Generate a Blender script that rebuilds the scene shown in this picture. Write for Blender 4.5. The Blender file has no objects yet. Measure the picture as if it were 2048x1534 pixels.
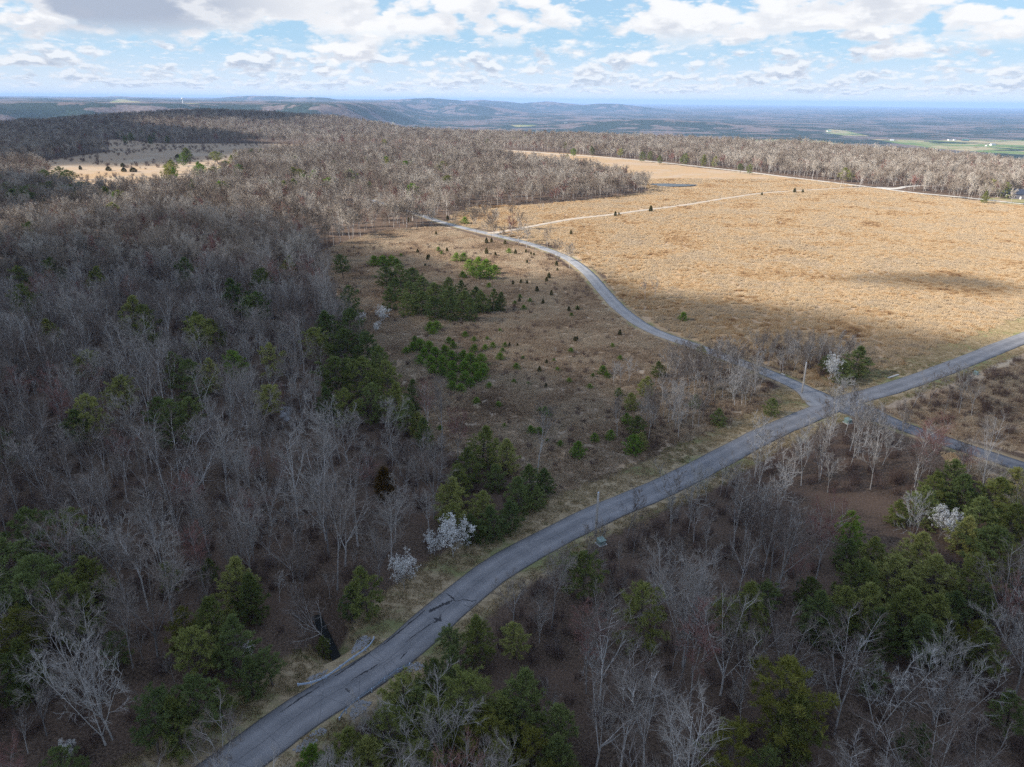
import bpy, math, random
import numpy as np
from mathutils import Vector, Matrix

# ------------------------------------------------------------------ camera, sky, sun, exposure
S = bpy.context.scene
COL = S.collection
CAMH, FPX, PITCH, ROLL = 75.0, 1419.0, math.radians(21.8), math.radians(.53)
cam_data = bpy.data.cameras.new('camera')
cam = bpy.data.objects.new('camera', cam_data)
COL.objects.link(cam)
S.camera = cam
cam_data.sensor_width = 36
cam_data.lens = FPX / 2048 * 36
cam_data.clip_start = .5
cam_data.clip_end = 150000
_cr, _sr = math.cos(ROLL), math.sin(ROLL)
_F = Vector((0, math.cos(PITCH), -math.sin(PITCH)))
_U = Vector((0, math.sin(PITCH), math.cos(PITCH)))
_R = Vector((1, 0, 0))
_Ri, _Ui = _R * _cr + _U * _sr, _U * _cr - _R * _sr
m = Matrix((_Ri, _Ui, -_F)).transposed().to_4x4()
m.translation = (0, 0, CAMH)
cam.matrix_world = m

SUN_EL, SUN_AZ = math.radians(33), math.radians(256)          # azimuth clockwise from +Y (the view): from the left, a little behind
SUN_DIR = Vector((math.sin(SUN_AZ) * math.cos(SUN_EL), math.cos(SUN_AZ) * math.cos(SUN_EL), math.sin(SUN_EL)))
sl = bpy.data.lights.new('sun', 'SUN')
sl.energy = 4.2
sl.angle = math.radians(.53)
sl.color = (1, .93, .83)
so = bpy.data.objects.new('sun', sl)
COL.objects.link(so)
so.rotation_euler = SUN_DIR.to_track_quat('Z', 'Y').to_euler()
so.location = (-200, -50, 300)
S.view_settings.view_transform = 'Standard'
S.view_settings.look = 'None'
S.view_settings.gamma = 1
S.view_settings.exposure = 1.2
S.render.engine = 'CYCLES'
S.cycles.max_bounces = 6
S.cycles.diffuse_bounces = 2
S.cycles.glossy_bounces = 2
S.cycles.transmission_bounces = 2
S.cycles.volume_bounces = 1
S.cycles.transparent_max_bounces = 8
S.cycles.use_denoising = False
try:
    S.cycles.denoiser = 'OPENIMAGEDENOISE'
except Exception:
    pass


# ------------------------------------------------------------------ node helpers
class NT:
    def __init__(s, tree):
        s.t = tree
        s.n = tree.nodes
        s.n.clear()

    def add(s, typ, **kw):
        nd = s.n.new(typ)
        for k, v in kw.items():
            if k in ('op',):
                nd.operation = v
            elif k == 'ins':
                for a, b in v.items():
                    s.put(nd.inputs[a], b)
            else:
                setattr(nd, k, v)
        return nd

    def put(s, sock, v):
        if isinstance(v, bpy.types.NodeSocket):
            s.t.links.new(v, sock)
        elif isinstance(v, (tuple, list)):
            v = tuple(v)
            if sock.type == 'RGBA' and len(v) == 3:
                v = v + (1,)
            sock.default_value = v
        else:
            sock.default_value = v

    def math(s, op, a, b=0, c=0, clamp=False):
        nd = s.add('ShaderNodeMath', op=op)
        nd.use_clamp = clamp
        s.put(nd.inputs[0], a)
        s.put(nd.inputs[1], b)
        s.put(nd.inputs[2], c)
        return nd.outputs[0]

    def vmath(s, op, a, b=(0, 0, 0)):
        nd = s.add('ShaderNodeVectorMath', op=op)
        s.put(nd.inputs[0], a)
        s.put(nd.inputs[1], b)
        return nd.outputs[0]

    def mix(s, f, a, b, blend='MIX'):
        nd = s.add('ShaderNodeMix', data_type='RGBA', blend_type=blend)
        s.put(nd.inputs[0], f)
        s.put(nd.inputs[6], a)
        s.put(nd.inputs[7], b)
        return nd.outputs[2]

    def noise(s, vec, scale, detail=4, rough=.55, dist=0):
        nd = s.add('ShaderNodeTexNoise')
        s.put(nd.inputs['Vector'], vec)
        s.put(nd.inputs['Scale'], scale)
        s.put(nd.inputs['Detail'], detail)
        s.put(nd.inputs['Roughness'], rough)
        s.put(nd.inputs['Distortion'], dist)
        return nd.outputs[0]

    def ramp(s, v, lo, hi, a=0., b=1., smooth=True):
        nd = s.add('ShaderNodeMapRange', interpolation_type='SMOOTHSTEP' if smooth else 'LINEAR')
        s.put(nd.inputs[0], v)
        s.put(nd.inputs[1], lo)
        s.put(nd.inputs[2], hi)
        s.put(nd.inputs[3], a)
        s.put(nd.inputs[4], b)
        return nd.outputs[0]


BGS = .55
# ------------------------------------------------------------------ world: physical sky and a cumulus layer
W = bpy.data.worlds.new('World')
S.world = W
W.use_nodes = True
t = NT(W.node_tree)
sky = t.add('ShaderNodeTexSky', sky_type='NISHITA')
sky.sun_disc = False
sky.sun_elevation = SUN_EL
sky.sun_rotation = SUN_AZ
sky.altitude = 400
sky.air_density = 1.0
sky.dust_density = .6
tc = t.add('ShaderNodeTexCoord')
sep = t.add('ShaderNodeSeparateXYZ')
t.put(sep.inputs[0], tc.outputs['Generated'])
X, Y, Z = sep.outputs
zc = t.math('MAXIMUM', Z, .0)
hyp = t.math('SQRT', t.math('ADD', t.math('MULTIPLY', X, X), t.math('MULTIPLY', Y, Y)))
az = t.math('ARCTAN2', X, Y)


elev = t.math('ARCTAN2', zc, hyp)
# the blue between the clouds
skyc = t.mix(1, sky.outputs[0], (.95, 1.02, 1.12), 'MULTIPLY')
skys = t.vmath('SCALE', skyc)
skys.node.inputs[3].default_value = .10
fin = t.mix(t.ramp(elev, 0, .14, .90, .6), skys, (.34, .55, .76))
fin = t.mix(t.ramp(elev, 0, .075, .75, 0), fin, (.70, .75, .82))


def puffs(e0, lo, hi, seed, cover, wid=1.):
    """one rank of cumulus: all about equally far, so equally large; ranks shrink towards the horizon"""
    k = 1 / e0

    def dens(dz):
        v = t.add('ShaderNodeCombineXYZ')
        t.put(v.inputs[0], t.math('MULTIPLY_ADD', az, k * wid, seed * 7.7))
        t.put(v.inputs[1], t.math('MULTIPLY', t.math('ADD', elev, dz), k * 1.9))
        n = t.noise(v.outputs[0], .95, 5, .56, 0)
        nn_ = n.node
        nn_.noise_dimensions = '2D'
        vo = t.add('ShaderNodeTexVoronoi', feature='F1', voronoi_dimensions='2D')
        wv_ = t.add('ShaderNodeVectorMath', op='MULTIPLY_ADD')
        t.put(wv_.inputs[0], nn_.outputs[1])
        wv_.inputs[1].default_value = (.35, .35, 0)
        t.put(wv_.inputs[2], v.outputs[0])
        t.put(vo.inputs['Vector'], wv_.outputs[0])
        vo.inputs['Scale'].default_value = 3.4
        dd_ = t.math('MULTIPLY', vo.outputs[0], vo.outputs[0])
        return t.math('ADD', n, t.math('MULTIPLY', t.math('SUBTRACT', .24, dd_), .16))
    d0, d1 = dens(0), dens(e0 * .13)
    # the ranks fade out above and below their own height in the sky
    win = t.math('MULTIPLY', t.ramp(elev, lo * .72, lo * 1.15), t.ramp(elev, hi * .92, hi * 1.25, 1, 0))
    thr = t.math('MULTIPLY_ADD', win, -.22, cover + .22)
    x = t.math('SUBTRACT', d0, thr)
    m_ = t.ramp(x, -.01, .13)
    lit = t.ramp(t.math('SUBTRACT', d0, d1), -.04, .10)
    thick = t.ramp(x, .02, .20)
    sh = t.math('MULTIPLY', t.math('SUBTRACT', 1.0, lit), t.math('MULTIPLY_ADD', thick, .6, .4), clamp=True)
    return m_, sh, d0


for (e0, lo, hi, seed, cover, wid) in ((.010, .0, .012, 1, .40, .45), (.018, .009, .020, 2, .43, .5), (.030, .016, .034, 3, .455, .7), (.048, .028, .055, 4, .475, .8), (.075, .045, .085, 5, .495, .75), (.115, .075, .30, 6, .49, .8)):
    if seed == 6:
        # the big dark-bellied cloud high on the left
        q = t.math('SUBTRACT', 1.0, t.math('ADD', t.math('POWER', t.math('MULTIPLY', t.math('ADD', az, .50), 3.1), 2.0), t.math('POWER', t.math('MULTIPLY', t.math('SUBTRACT', elev, .10), 19.), 2.0)))
        boost = t.math('MULTIPLY', t.math('MAXIMUM', q, 0.), .22)
        cover = t.math('SUBTRACT', cover, boost)
        cov_node = cover
        k6 = True
    if seed == 6:
        win_cover = cov_node
        k = 1 / e0
        m_, sh, d0 = puffs(e0, lo, hi, seed, .50, wid)
        x6 = t.math('ADD', t.math('SUBTRACT', d0, .50), boost)
        m_ = t.math('MULTIPLY', t.ramp(x6, -.005, .07), t.ramp(elev, .05, .085))
        sh = t.math('MAXIMUM', sh, t.math('MULTIPLY', t.math('MULTIPLY', boost, 5.5), t.ramp(t.math('ADD', d0, t.math('MULTIPLY', elev, -1.5)), .22, .40)))
    else:
        m_, sh, d0 = puffs(e0, lo, hi, seed, cover, wid)
    far = max(0., min(1., (.075 - e0) / .065)) * .75
    c_lit = tuple(a * (1 - far) + b * far for a, b in zip((.80, .80, .81), (.66, .72, .80)))
    if seed >= 5:
        sh = t.math('MULTIPLY', sh, .62 if seed == 5 else t.ramp(az, -.42, -.22, .95, .50))
    c_sh = tuple(a * (1 - far) + b * far for a, b in zip((.36, .405, .50), (.50, .58, .69)))
    cc_ = t.mix(sh, c_lit, c_sh)
    fin = t.mix(t.math('MULTIPLY', m_, .96 - .25 * far), fin, cc_)
W0 = d0
# high up, out of view, the sky's brightness is set to fill ground shade
upf = t.ramp(zc, .22, .4)
over = (t.mix(t.ramp(t.noise(tc.outputs['Generated'], 4, 4), .42, .6, .2, .9), skys, (.62, .73, .93)))
bg = t.add('ShaderNodeBackground')
t.put(bg.inputs[0], fin)
bg.inputs[1].default_value = BGS
bg2 = t.add('ShaderNodeBackground')
t.put(bg2.inputs[0], over)
bg2.inputs[1].default_value = BGS
mxs = t.add('ShaderNodeMixShader')
t.put(mxs.inputs[0], upf)
t.put(mxs.inputs[1], bg.outputs[0])
t.put(mxs.inputs[2], bg2.outputs[0])
out = t.add('ShaderNodeOutputWorld')
t.put(out.inputs[0], mxs.outputs[0])
try:
    W.cycles.sampling_method = 'MANUAL'
    W.cycles.sample_map_resolution = 512
except Exception:
    pass


# ------------------------------------------------------------------ smooth noise and the lie of the land
def vnoise(x, y, seed=0):
    x = np.asarray(x, float)
    y = np.asarray(y, float)
    xi, yi = np.floor(x), np.floor(y)
    fx, fy = x - xi, y - yi
    fx = fx * fx * fx * (fx * (fx * 6 - 15) + 10)
    fy = fy * fy * fy * (fy * (fy * 6 - 15) + 10)

    def h(a, b):
        v = np.sin(a * 127.1 + b * 311.7 + seed * 74.7) * 43758.5453
        return v - np.floor(v)
    a, b, c, d = h(xi, yi), h(xi + 1, yi), h(xi, yi + 1), h(xi + 1, yi + 1)
    return (a * (1 - fx) + b * fx) * (1 - fy) + (c * (1 - fx) + d * fx) * fy


def fbm(x, y, o=4, seed=0):
    s, a, tot = 0, 1., 0
    for i in range(o):
        s = s + a * vnoise(x * 2 ** i + 17.3 * i, y * 2 ** i - 9.1 * i, seed + i)
        tot += a
        a *= .5
    return s / tot


def sstep(v, a, b):
    q = np.clip((v - a) / (b - a), 0, 1)
    return q * q * (3 - 2 * q)


CREEK = np.array([(-31.5, 93), (-28, 87), (-24.5, 81), (-20, 73), (-11, 66), (4, 58), (18, 44), (22, 20)], float)


def dist_poly(x, y, pts):
    x = np.asarray(x, float)
    y = np.asarray(y, float)
    best = np.full(x.shape, 1e9)
    for (ax, ay), (bx, by) in zip(pts[:-1], pts[1:]):
        dx, dy = bx - ax, by - ay
        q = np.clip(((x - ax) * dx + (y - ay) * dy) / (dx * dx + dy * dy), 0, 1)
        best = np.minimum(best, np.hypot(x - ax - q * dx, y - ay - q * dy))
    return best


def edge_r(azim):
    d = np.degrees(azim)
    return np.interp(d, [-60, -36, -22, -15, -8, 0, 10, 20, 36, 60], [2200, 2150, 2350, 2300, 1700, 1560, 1450, 1330, 980, 950])


def T(x, y):
    x = np.asarray(x, float)
    y = np.asarray(y, float)
    r = np.hypot(x, y) + 1e-6
    azim = np.arctan2(x, y)
    z = 3.2 * (fbm(x / 260, y / 260, 2, 3) - .5) + 1.1 * (vnoise(x / 70, y / 70, 8) - .5)
    z = z * sstep(r, 60, 200)
    # hill to the far left, slight rise of the far left fields
    z = z + 30 * np.exp(-((x + 800) / 380) ** 2 - ((y - 2020) / 260) ** 2)
    # the plateau breaks off
    k = sstep(r - edge_r(azim) + 120 * (fbm(x / 400, y / 400, 3, 5) - .5), 0, 1000)
    low = -205 + 70 * (fbm(x / 2300, y / 2300, 4, 11) - .5) * sstep(r, 3000, 6000)
    low = low + 75 * np.exp(-((x - 1500) / 1100) ** 2 - ((y - 8600) / 700) ** 2)
    low = low + 45 * np.exp(-((x + 200) / 1500) ** 2 - ((y - 12500) / 800) ** 2)
    # the opposite plateau, dissected by hollows, on the left
    w = np.degrees(azim) * -1 + 26 * (fbm(x / 3600, y / 3600, 4, 21) - .5)
    up = sstep(w, 5, 13) * sstep(r + 3800 * (fbm(x / 1500, y / 1500, 4, 31) - .5), 6300, 8000)
    low = low + up * (218 + 26 * (fbm(x / 1800, y / 1800, 3, 41) - .5))
    # isolated far hills in the middle
    hills = 0 * x
    for hx, hy, hw, hd, hh in ((-5200, 17500, 3200, 900, 330), (-2100, 19500, 2300, 700, 318), (-6900, 21000, 3000, 900, 350), (-1000, 23000, 2100, 900, 315), (-7800, 15500, 1700, 700, 285),
                               (900, 22500, 1900, 900, 285), (2700, 22000, 1500, 700, 262), (-3300, 15500, 1600, 700, 265), (-900, 15000, 1200, 500, 205), (-11500, 23000, 4000, 1200, 290)):
        hills = np.maximum(hills, hh * np.exp(-((x - hx) / hw) ** 2 - ((y - hy) / hd) ** 2) * (.92 + .16 * vnoise(x / 900, y / 900, 55)))
    low = np.maximum(low, -215 + hills * (.62 + .5 * fbm(x / 1500, y / 1500, 5, 57)))
    z = z * (1 - k) + low * k
    # creek bed, dammed by the road embankment
    dc = dist_poly(x, y, CREEK)
    dm = dist_poly(x, y, MAINRAW)
    z = z - 3.6 * (1 - sstep(dc, .5, 5.0)) * sstep(dm, 5.2, 8.5)
    # shallow basin of the pond
    z = z - 1.2 * (1 - sstep(np.hypot((x - 156) / 30, (y - 712) / 30), .5, 1.4))
    return z


def rays(px, py):
    dx, dy = np.asarray(px, float) - 1024, np.asarray(py, float) - 767
    u = _cr * dx + _sr * dy
    v = -_sr * dx + _cr * dy
    return u, FPX * math.cos(PITCH) - v * math.sin(PITCH), -FPX * math.sin(PITCH) - v * math.cos(PITCH)


MAINRAW = np.array([(-60, 35), (-45, 50)], float)


def P(px, py, up=0.):
    """the point of the land (raised by up) that stands behind this point of the photograph"""
    a, b, c = rays(px, py)
    z = up
    for _ in range(6):
        q = (z - CAMH) / c
        z = float(T(a * q, b * q)) + up if q < 60000 / b else up
    q = (z - CAMH) / c
    return Vector((a * q, b * q, z))


def G(pts, up=0.):
    return [P(a, b, up) for a, b in pts]


MAIN_PX = [(476, 1522), (568, 1452), (650, 1400), (774, 1322), (892, 1220), (980, 1148), (1063, 1098), (1195, 1031), (1350, 964), (1519, 875), (1603, 838), (1690, 803), (1775, 779), (1884, 741), (2048, 676)]


def spline(pts, step=2.0):
    pts = [np.array(p[:2], float) for p in pts]
    pts = [2 * pts[0] - pts[1]] + pts + [2 * pts[-1] - pts[-2]]
    o = []
    for i in range(1, len(pts) - 2):
        a, b, c, d = pts[i - 1:i + 3]
        n = max(2, int(np.linalg.norm(c - b) / step))
        for k in range(n):
            u = k / n
            o.append(.5 * (2 * b + (c - a) * u + (2 * a - 5 * b + 4 * c - d) * u * u + (3 * b - a - 3 * c + d) * u ** 3))
    o.append(pts[-2])
    return np.array(o)


_g = [tuple(v)[:2] for v in G(MAIN_PX)]
_e = np.array(_g[-1]) + (np.array(_g[-1]) - np.array(_g[-2])) * 2.2
_s = np.array(_g[0]) - (np.array(_g[2]) - np.array(_g[0])) * 3
MAINRAW = spline([tuple(_s)] + _g + [tuple(_e)], 4.0)
SIDE = spline(G([(1665, 818), (1610, 780), (1537, 747), (1464, 719), (1391, 693), (1300, 659), (1245, 622), (1210, 586), (1171, 542), (1128, 513), (1060, 488), (975, 467), (889, 446), (840, 430), (750, 402), (700, 387)]), 3.0)
LOWR = G([(1680, 808), (1740, 829), (1811, 855), (1921, 893), (2048, 935)])
LOWR = spline(LOWR + [LOWR[-1] + (LOWR[-1] - LOWR[-2]) * 2], 2.0)
TRACK = spline(G([(978, 468), (1030, 459), (1140, 439), (1240, 427), (1350, 413), (1450, 397), (1530, 386), (1620, 380), (1722, 374)]), 4.0)
GRAVEL = G([(1024, 301), (1174, 312), (1324, 325), (1424, 336), (1574, 354), (1724, 372), (1824, 385), (1949, 397), (2048, 408)])
GRAVEL = spline([GRAVEL[0] + (GRAVEL[0] - GRAVEL[1]) * .5] + GRAVEL + [GRAVEL[-1] + (GRAVEL[-1] - GRAVEL[-2]) * 2], 5.0)
DRIVE = spline(G([(1752, 375), (1790, 377), (1815, 373), (1850, 371)]), 3.0)


def inpoly(x, y, poly):
    x = np.asarray(x, float)
    y = np.asarray(y, float)
    r = np.zeros(x.shape, bool)
    for (ax, ay), (bx, by) in zip(poly, poly[1:] + poly[:1]):
        c = ((ay > y) != (by > y)) & (x < (bx - ax) * (y - ay) / ((by - ay) + 1e-12) + ax)
        r ^= c
    return r


def gp(pts):
    return [tuple(v)[:2] for v in G(pts)]


CLEARING = gp([(880, 452), (960, 475), (1080, 503), (1150, 545), (1200, 600), (1260, 650), (1330, 685), (1400, 705), (1530, 765), (1560, 815), (1430, 862), (1290, 912), (1180, 962), (1110, 990), (1060, 960), (930, 920), (820, 860), (760, 790), (715, 700), (680, 600), (640, 530), (630, 506), (760, 462)])
FIELD = gp([(975, 470), (1060, 456), (1240, 427), (1450, 396), (1640, 375), (1730, 375), (1830, 388), (2048, 412)]) + [(560, 560), (560, 470), (205, 262)] + gp([(2048, 632), (1700, 768), (1660, 782), (1600, 760), (1500, 715), (1380, 680), (1300, 645), (1245, 600), (1200, 545), (1100, 490)])
FIELD2 = gp([(1000, 299), (1120, 306), (1300, 323), (1500, 346), (1720, 373), (1640, 376), (1450, 397), (1240, 429), (1000, 463), (900, 446), (905, 430), (950, 412), (1060, 410), (1160, 402), (1260, 390), (1300, 382), (1292, 374), (1255, 366), (1200, 356), (1130, 343), (1060, 333), (1000, 322)])
FARFIELD = gp([(100, 345), (60, 328), (225, 302), (120, 283), (235, 279), (330, 287), (480, 287), (660, 291), (820, 296), (980, 304), (980, 308), (840, 308), (660, 306), (560, 310), (470, 325), (470, 350), (420, 366), (340, 392), (200, 396), (90, 380)])
RSCRUB = gp([(1760, 812), (1870, 760), (2048, 700), (2048, 905), (1900, 868), (1800, 838)]) + [(150, 150), (240, 200), (230, 255)]
RSCRUB = gp([(1760, 812), (1870, 762), (2048, 702)]) + [(235, 255), (230, 190), (130, 138)] + gp([(1930, 876), (1830, 846)])
LOWER_GRASS = gp([(1880, 905), (2048, 962)]) + [(150, 105), (150, 95)] + gp([(2048, 1010), (1985, 965), (1900, 935)])
GLADE = gp([(540, 475), (640, 430), (740, 405), (800, 412), (820, 440), (720, 470), (620, 500)])
LAWN = gp([(1960, 402), (2048, 412)]) + [(420, 600), (480, 600), (470, 640)] + gp([(2040, 392), (1985, 395)])
PONDC = P(1345, 371)
LOWFIELDS = [[(1880, 300), (1700, 283), (1640, 281), (1780, 290)], ]


# ------------------------------------------------------------------ mesh helpers
def mesh_np(name, V, Fq, smooth=False):
    me = bpy.data.meshes.new(name)
    V = np.asarray(V, np.float32)
    Fq = np.asarray(Fq, np.int32)
    k = Fq.shape[1]
    me.vertices.add(len(V))
    me.vertices.foreach_set('co', V.ravel())
    me.loops.add(len(Fq) * k)
    me.loops.foreach_set('vertex_index', Fq.ravel())
    me.polygons.add(len(Fq))
    me.polygons.foreach_set('loop_start', np.arange(0, len(Fq) * k, k, dtype=np.int32))
    me.polygons.foreach_set('loop_total', np.full(len(Fq), k, np.int32))
    me.polygons.foreach_set('use_smooth', np.full(len(Fq), smooth))
    me.update(calc_edges=True)
    return me


class MB:
    def __init__(s):
        s.v, s.f, s.mi = [], [], []

    def face(s, idx, mi=0):
        s.f.append(idx)
        s.mi.append(mi)

    def chain(s, pts, rad, n=4, cap=False, mi=0):
        base = len(s.v)
        L = len(pts)
        for i, (p, r) in enumerate(zip(pts, rad)):
            d = (pts[min(i + 1, L - 1)] - pts[max(i - 1, 0)])
            if d.length < 1e-6:
                d = Vector((0, 0, 1))
            d.normalize()
            a = d.cross(Vector((.31, .87, .12)) if abs(d.z) > .9 else Vector((0, 0, 1))).normalized()
            b = d.cross(a)
            for k in range(n):
                w = 2 * math.pi * k / n
                s.v.append(p + a * (r * math.cos(w)) + b * (r * math.sin(w)))
        for i in range(L - 1):
            for k in range(n):
                a0 = base + i * n + k
                a1 = base + i * n + (k + 1) % n
                s.face((a0, a1, a1 + n, a0 + n), mi)
        if cap:
            s.face(tuple(base + (L - 1) * n + k for k in range(n)), mi)
            s.face(tuple(base + n - 1 - k for k in range(n)), mi)

    def tri(s, a, b, c, mi=0):
        k = len(s.v)
        s.v += [a, b, c]
        s.face((k, k + 1, k + 2), mi)

    def quad(s, a, b, c, d, mi=0):
        k = len(s.v)
        s.v += [a, b, c, d]
        s.face((k, k + 1, k + 2, k + 3), mi)

    def box(s, c, sx, sy, sz, rot=0., mi=0, taper=1.):
        k = len(s.v)
        cr, sr = math.cos(rot), math.sin(rot)
        for dz, q in ((0, 1.), (1, taper)):
            for a, b in ((-1, -1), (1, -1), (1, 1), (-1, 1)):
                x, y = a * sx / 2 * q, b * sy / 2 * q
                s.v.append(Vector((c[0] + x * cr - y * sr, c[1] + x * sr + y * cr, c[2] + dz * sz)))
        for f in ((3, 2, 1, 0), (4, 5, 6, 7), (0, 1, 5, 4), (1, 2, 6, 5), (2, 3, 7, 6), (3, 0, 4, 7)):
            s.face(tuple(k + i for i in f), mi)

    def mesh(s, name, mats, smooth=False):
        me = bpy.data.meshes.new(name)
        me.from_pydata([tuple(v) for v in s.v], [], s.f)
        for mt in (mats if isinstance(mats, (list, tuple)) else [mats]):
            me.materials.append(mt)
        me.polygons.foreach_set('material_index', s.mi)
        if smooth:
            me.polygons.foreach_set('use_smooth', [True] * len(s.f))
        me.update()
        return me


def link(name, me, parent=None, loc=None, rz=0, sc=None, kind=None, label=None, cat=None, group=None):
    o = bpy.data.objects.new(name, me)
    COL.objects.link(o)
    if parent:
        o.parent = parent
    if loc is not None:
        o.location = loc
    o.rotation_euler = (0, 0, rz)
    if sc is not None:
        o.scale = (sc, sc, sc) if not isinstance(sc, (tuple, list)) else sc
    for k, v in (('kind', kind), ('label', label), ('category', cat), ('group', group)):
        if v:
            o[k] = v
    return o


# ------------------------------------------------------------------ materials
def newmat(name):
    mt = bpy.data.materials.new(name)
    mt.use_nodes = True
    t = NT(mt.node_tree)
    bs = t.add('ShaderNodeBsdfPrincipled')
    bs.inputs['Roughness'].default_value = .85
    bs.inputs['Specular IOR Level'].default_value = .25
    o = t.add('ShaderNodeOutputMaterial')
    t.put(o.inputs[0], bs.outputs[0])
    return mt, t, bs


def objmat(name, cols, scale=3., rough=.85, rnd=.5, transl=0., bigw=.8, bigs=.02):
    """colour varies from plant to plant and through each plant"""
    mt, t, bs = newmat(name)
    oi = t.add('ShaderNodeObjectInfo')
    g = t.add('ShaderNodeNewGeometry')
    n = t.noise(g.outputs['Position'], scale, 2)
    big = t.noise(g.outputs['Position'], bigs, 4 if bigw > 1 else 2)
    f = t.math('ADD', t.math('MULTIPLY', oi.outputs['Random'], rnd), t.math('MULTIPLY', n, 1 - rnd))
    f = t.math('ADD', f, t.math('MULTIPLY', t.math('SUBTRACT', big, .5), bigw))
    cr = t.add('ShaderNodeValToRGB')
    e = cr.color_ramp.elements
    e[0].position, e[1].position = .2, .85
    e[0].color, e[1].color = cols[0] + (1,), cols[-1] + (1,)
    for i, c in enumerate(cols[1:-1]):
        q = e.new(.2 + .65 * (i + 1) / (len(cols) - 1))
        q.color = c + (1,)
    t.put(cr.inputs[0], f)
    t.put(bs.inputs['Base Color'], cr.outputs[0])
    bs.inputs['Roughness'].default_value = rough
    if transl:
        tr = t.add('ShaderNodeBsdfTranslucent')
        t.put(tr.inputs[0], cr.outputs[0])
        mx = t.add('ShaderNodeMixShader')
        mx.inputs[0].default_value = transl
        t.put(mx.inputs[1], bs.outputs[0])
        t.put(mx.inputs[2], tr.outputs[0])
        t.put(t.n['Material Output'].inputs[0], mx.outputs[0])
    return mt


M = {}
M['bark'] = objmat('grey_bark', [(.22, .20, .19), (.44, .415, .39), (.68, .65, .62)], 2.)
M['twig'] = objmat('twig_bark', [(.19, .145, .12), (.29, .245, .21), (.43, .39, .35)], .6, rnd=.8)
M['redtwig'] = objmat('red_budding_twigs', [(.26, .13, .11), (.34, .19, .16)], .6)
M['pinebark'] = objmat('pine_bark', [(.09, .07, .06), (.16, .13, .11)], 2.)
M['pine'] = objmat('pine_needles', [(.12, .15, .045), (.25, .27, .075), (.42, .41, .14)], .7, rnd=.55, transl=.15)
M['darkpine'] = objmat('dark_pine_needles', [(.11, .15, .05), (.24, .275, .09)], .7, rnd=.5, transl=.1)
M['brightpine'] = objmat('bright_pine_needles', [(.11, .18, .025), (.17, .27, .04), (.23, .32, .06)], .7, rnd=.5, transl=.2)
M['yellowpine'] = objmat('yellowish_pine_needles', [(.16, .165, .035), (.28, .27, .06)], .7, rnd=.5, transl=.2)
M['cedar'] = objmat('cedar_foliage', [(.07, .075, .03), (.15, .14, .06)], .7, rnd=.6)
M['browncedar'] = objmat('rusty_cedar_foliage', [(.11, .065, .02), (.17, .10, .03)], .7)
M['blossom'] = objmat('white_blossom', [(.72, .70, .66), (.84, .84, .82)], 3., transl=.2)
M['grass'] = objmat('dry_grass_blades', [(.27, .16, .085), (.50, .345, .19), (.55, .43, .285), (.44, .345, .24), (.57, .47, .345)], .3, rnd=.1, transl=.3, bigw=1.15, bigs=.035)
M['drab'] = objmat('drab_grass_blades', [(.25, .18, .125), (.45, .335, .23), (.56, .46, .34), (.33, .265, .18)], 1.3, rnd=.1, transl=.3, bigw=1.3, bigs=.05)
M['brush'] = objmat('brushwood_twigs', [(.13, .085, .07), (.22, .16, .14)], .5)


def simple(name, col, rough=.6, metal=0., var=.25, scale=4.):
    mt, t, bs = newmat(name)
    g = t.add('ShaderNodeNewGeometry')
    n = t.noise(g.outputs['Position'], scale, 4)
    c = t.mix(n, tuple(q * (1 - var) for q in col), tuple(min(1, q * (1 + var)) for q in col))
    t.put(bs.inputs['Base Color'], c)
    bs.inputs['Roughness'].default_value = rough
    bs.inputs['Metallic'].default_value = metal
    return mt


M['wood'] = simple('weathered_wood', (.48, .44, .40), .9, 0, .3, 6)
M['steel'] = simple('galvanised_steel', (.50, .60, .74), .5, .15, .15, 3)
M['boxgreen'] = simple('pale_green_enamel', (.22, .30, .27), .5, 0, .12)
M['concrete'] = simple('pale_concrete', (.50, .48, .45), .9, 0, .2)
M['darkhole'] = simple('hole_shade', (.05, .05, .05), .8)  # near-black put in for the shade inside the pipe mouth
M['stone'] = simple('limestone', (.30, .30, .31), .9, 0, .3, 2)
M['rock'] = simple('tan_rock', (.26, .18, .12), .9, 0, .3, 2)
M['whitewall'] = simple('white_siding', (.75, .74, .72), .8, 0, .06)
M['roof'] = simple('grey_roof', (.22, .23, .26), .7, 0, .15)
M['blueroof'] = simple('slate_blue_roof', (.035, .045, .07), .6, 0, .15)
M['darkwall'] = simple('dark_siding', (.10, .10, .12), .8, 0, .1)
M['greenroof'] = simple('green_metal_roof', (.06, .20, .15), .5, 0, .1)
M['glass'] = simple('window_glass', (.03, .035, .045), .1, 0, .1)
M['white_metal'] = simple('white_tank_paint', (.8, .8, .8), .5, 0, .03)

# ------------------------------------------------------------------ the ground: one sheet to the horizon
az_v = np.radians(np.concatenate([np.arange(-180, -50, 3.), np.arange(-50, 50, .14), np.arange(50, 180, 3.)]))
r1 = [12.]
while r1[-1] < 70000:
    r = r1[-1]
    r1.append(r + max(.55, r * (.0052 if r < 1500 else .0085)))
r1 = np.array(r1)
AZ, RR = np.meshgrid(az_v, r1)
GX, GY = RR * np.sin(AZ), RR * np.cos(AZ)
GZ = T(GX, GY)
ny, nx = GX.shape
V = np.stack([GX.ravel(), GY.ravel(), GZ.ravel()], 1)
V = np.vstack([V, [[0, 0, float(T(0, 0))]]])
i = np.arange(ny - 1)[:, None] * nx
j = np.arange(nx)[None, :]
j2 = (j + 1) % nx
Fq = np.stack([i + j, i + j2, i + nx + j2, i + nx + j], -1).reshape(-1, 4)[:, ::-1]
me = mesh_np('ground', V, Fq, True)
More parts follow.
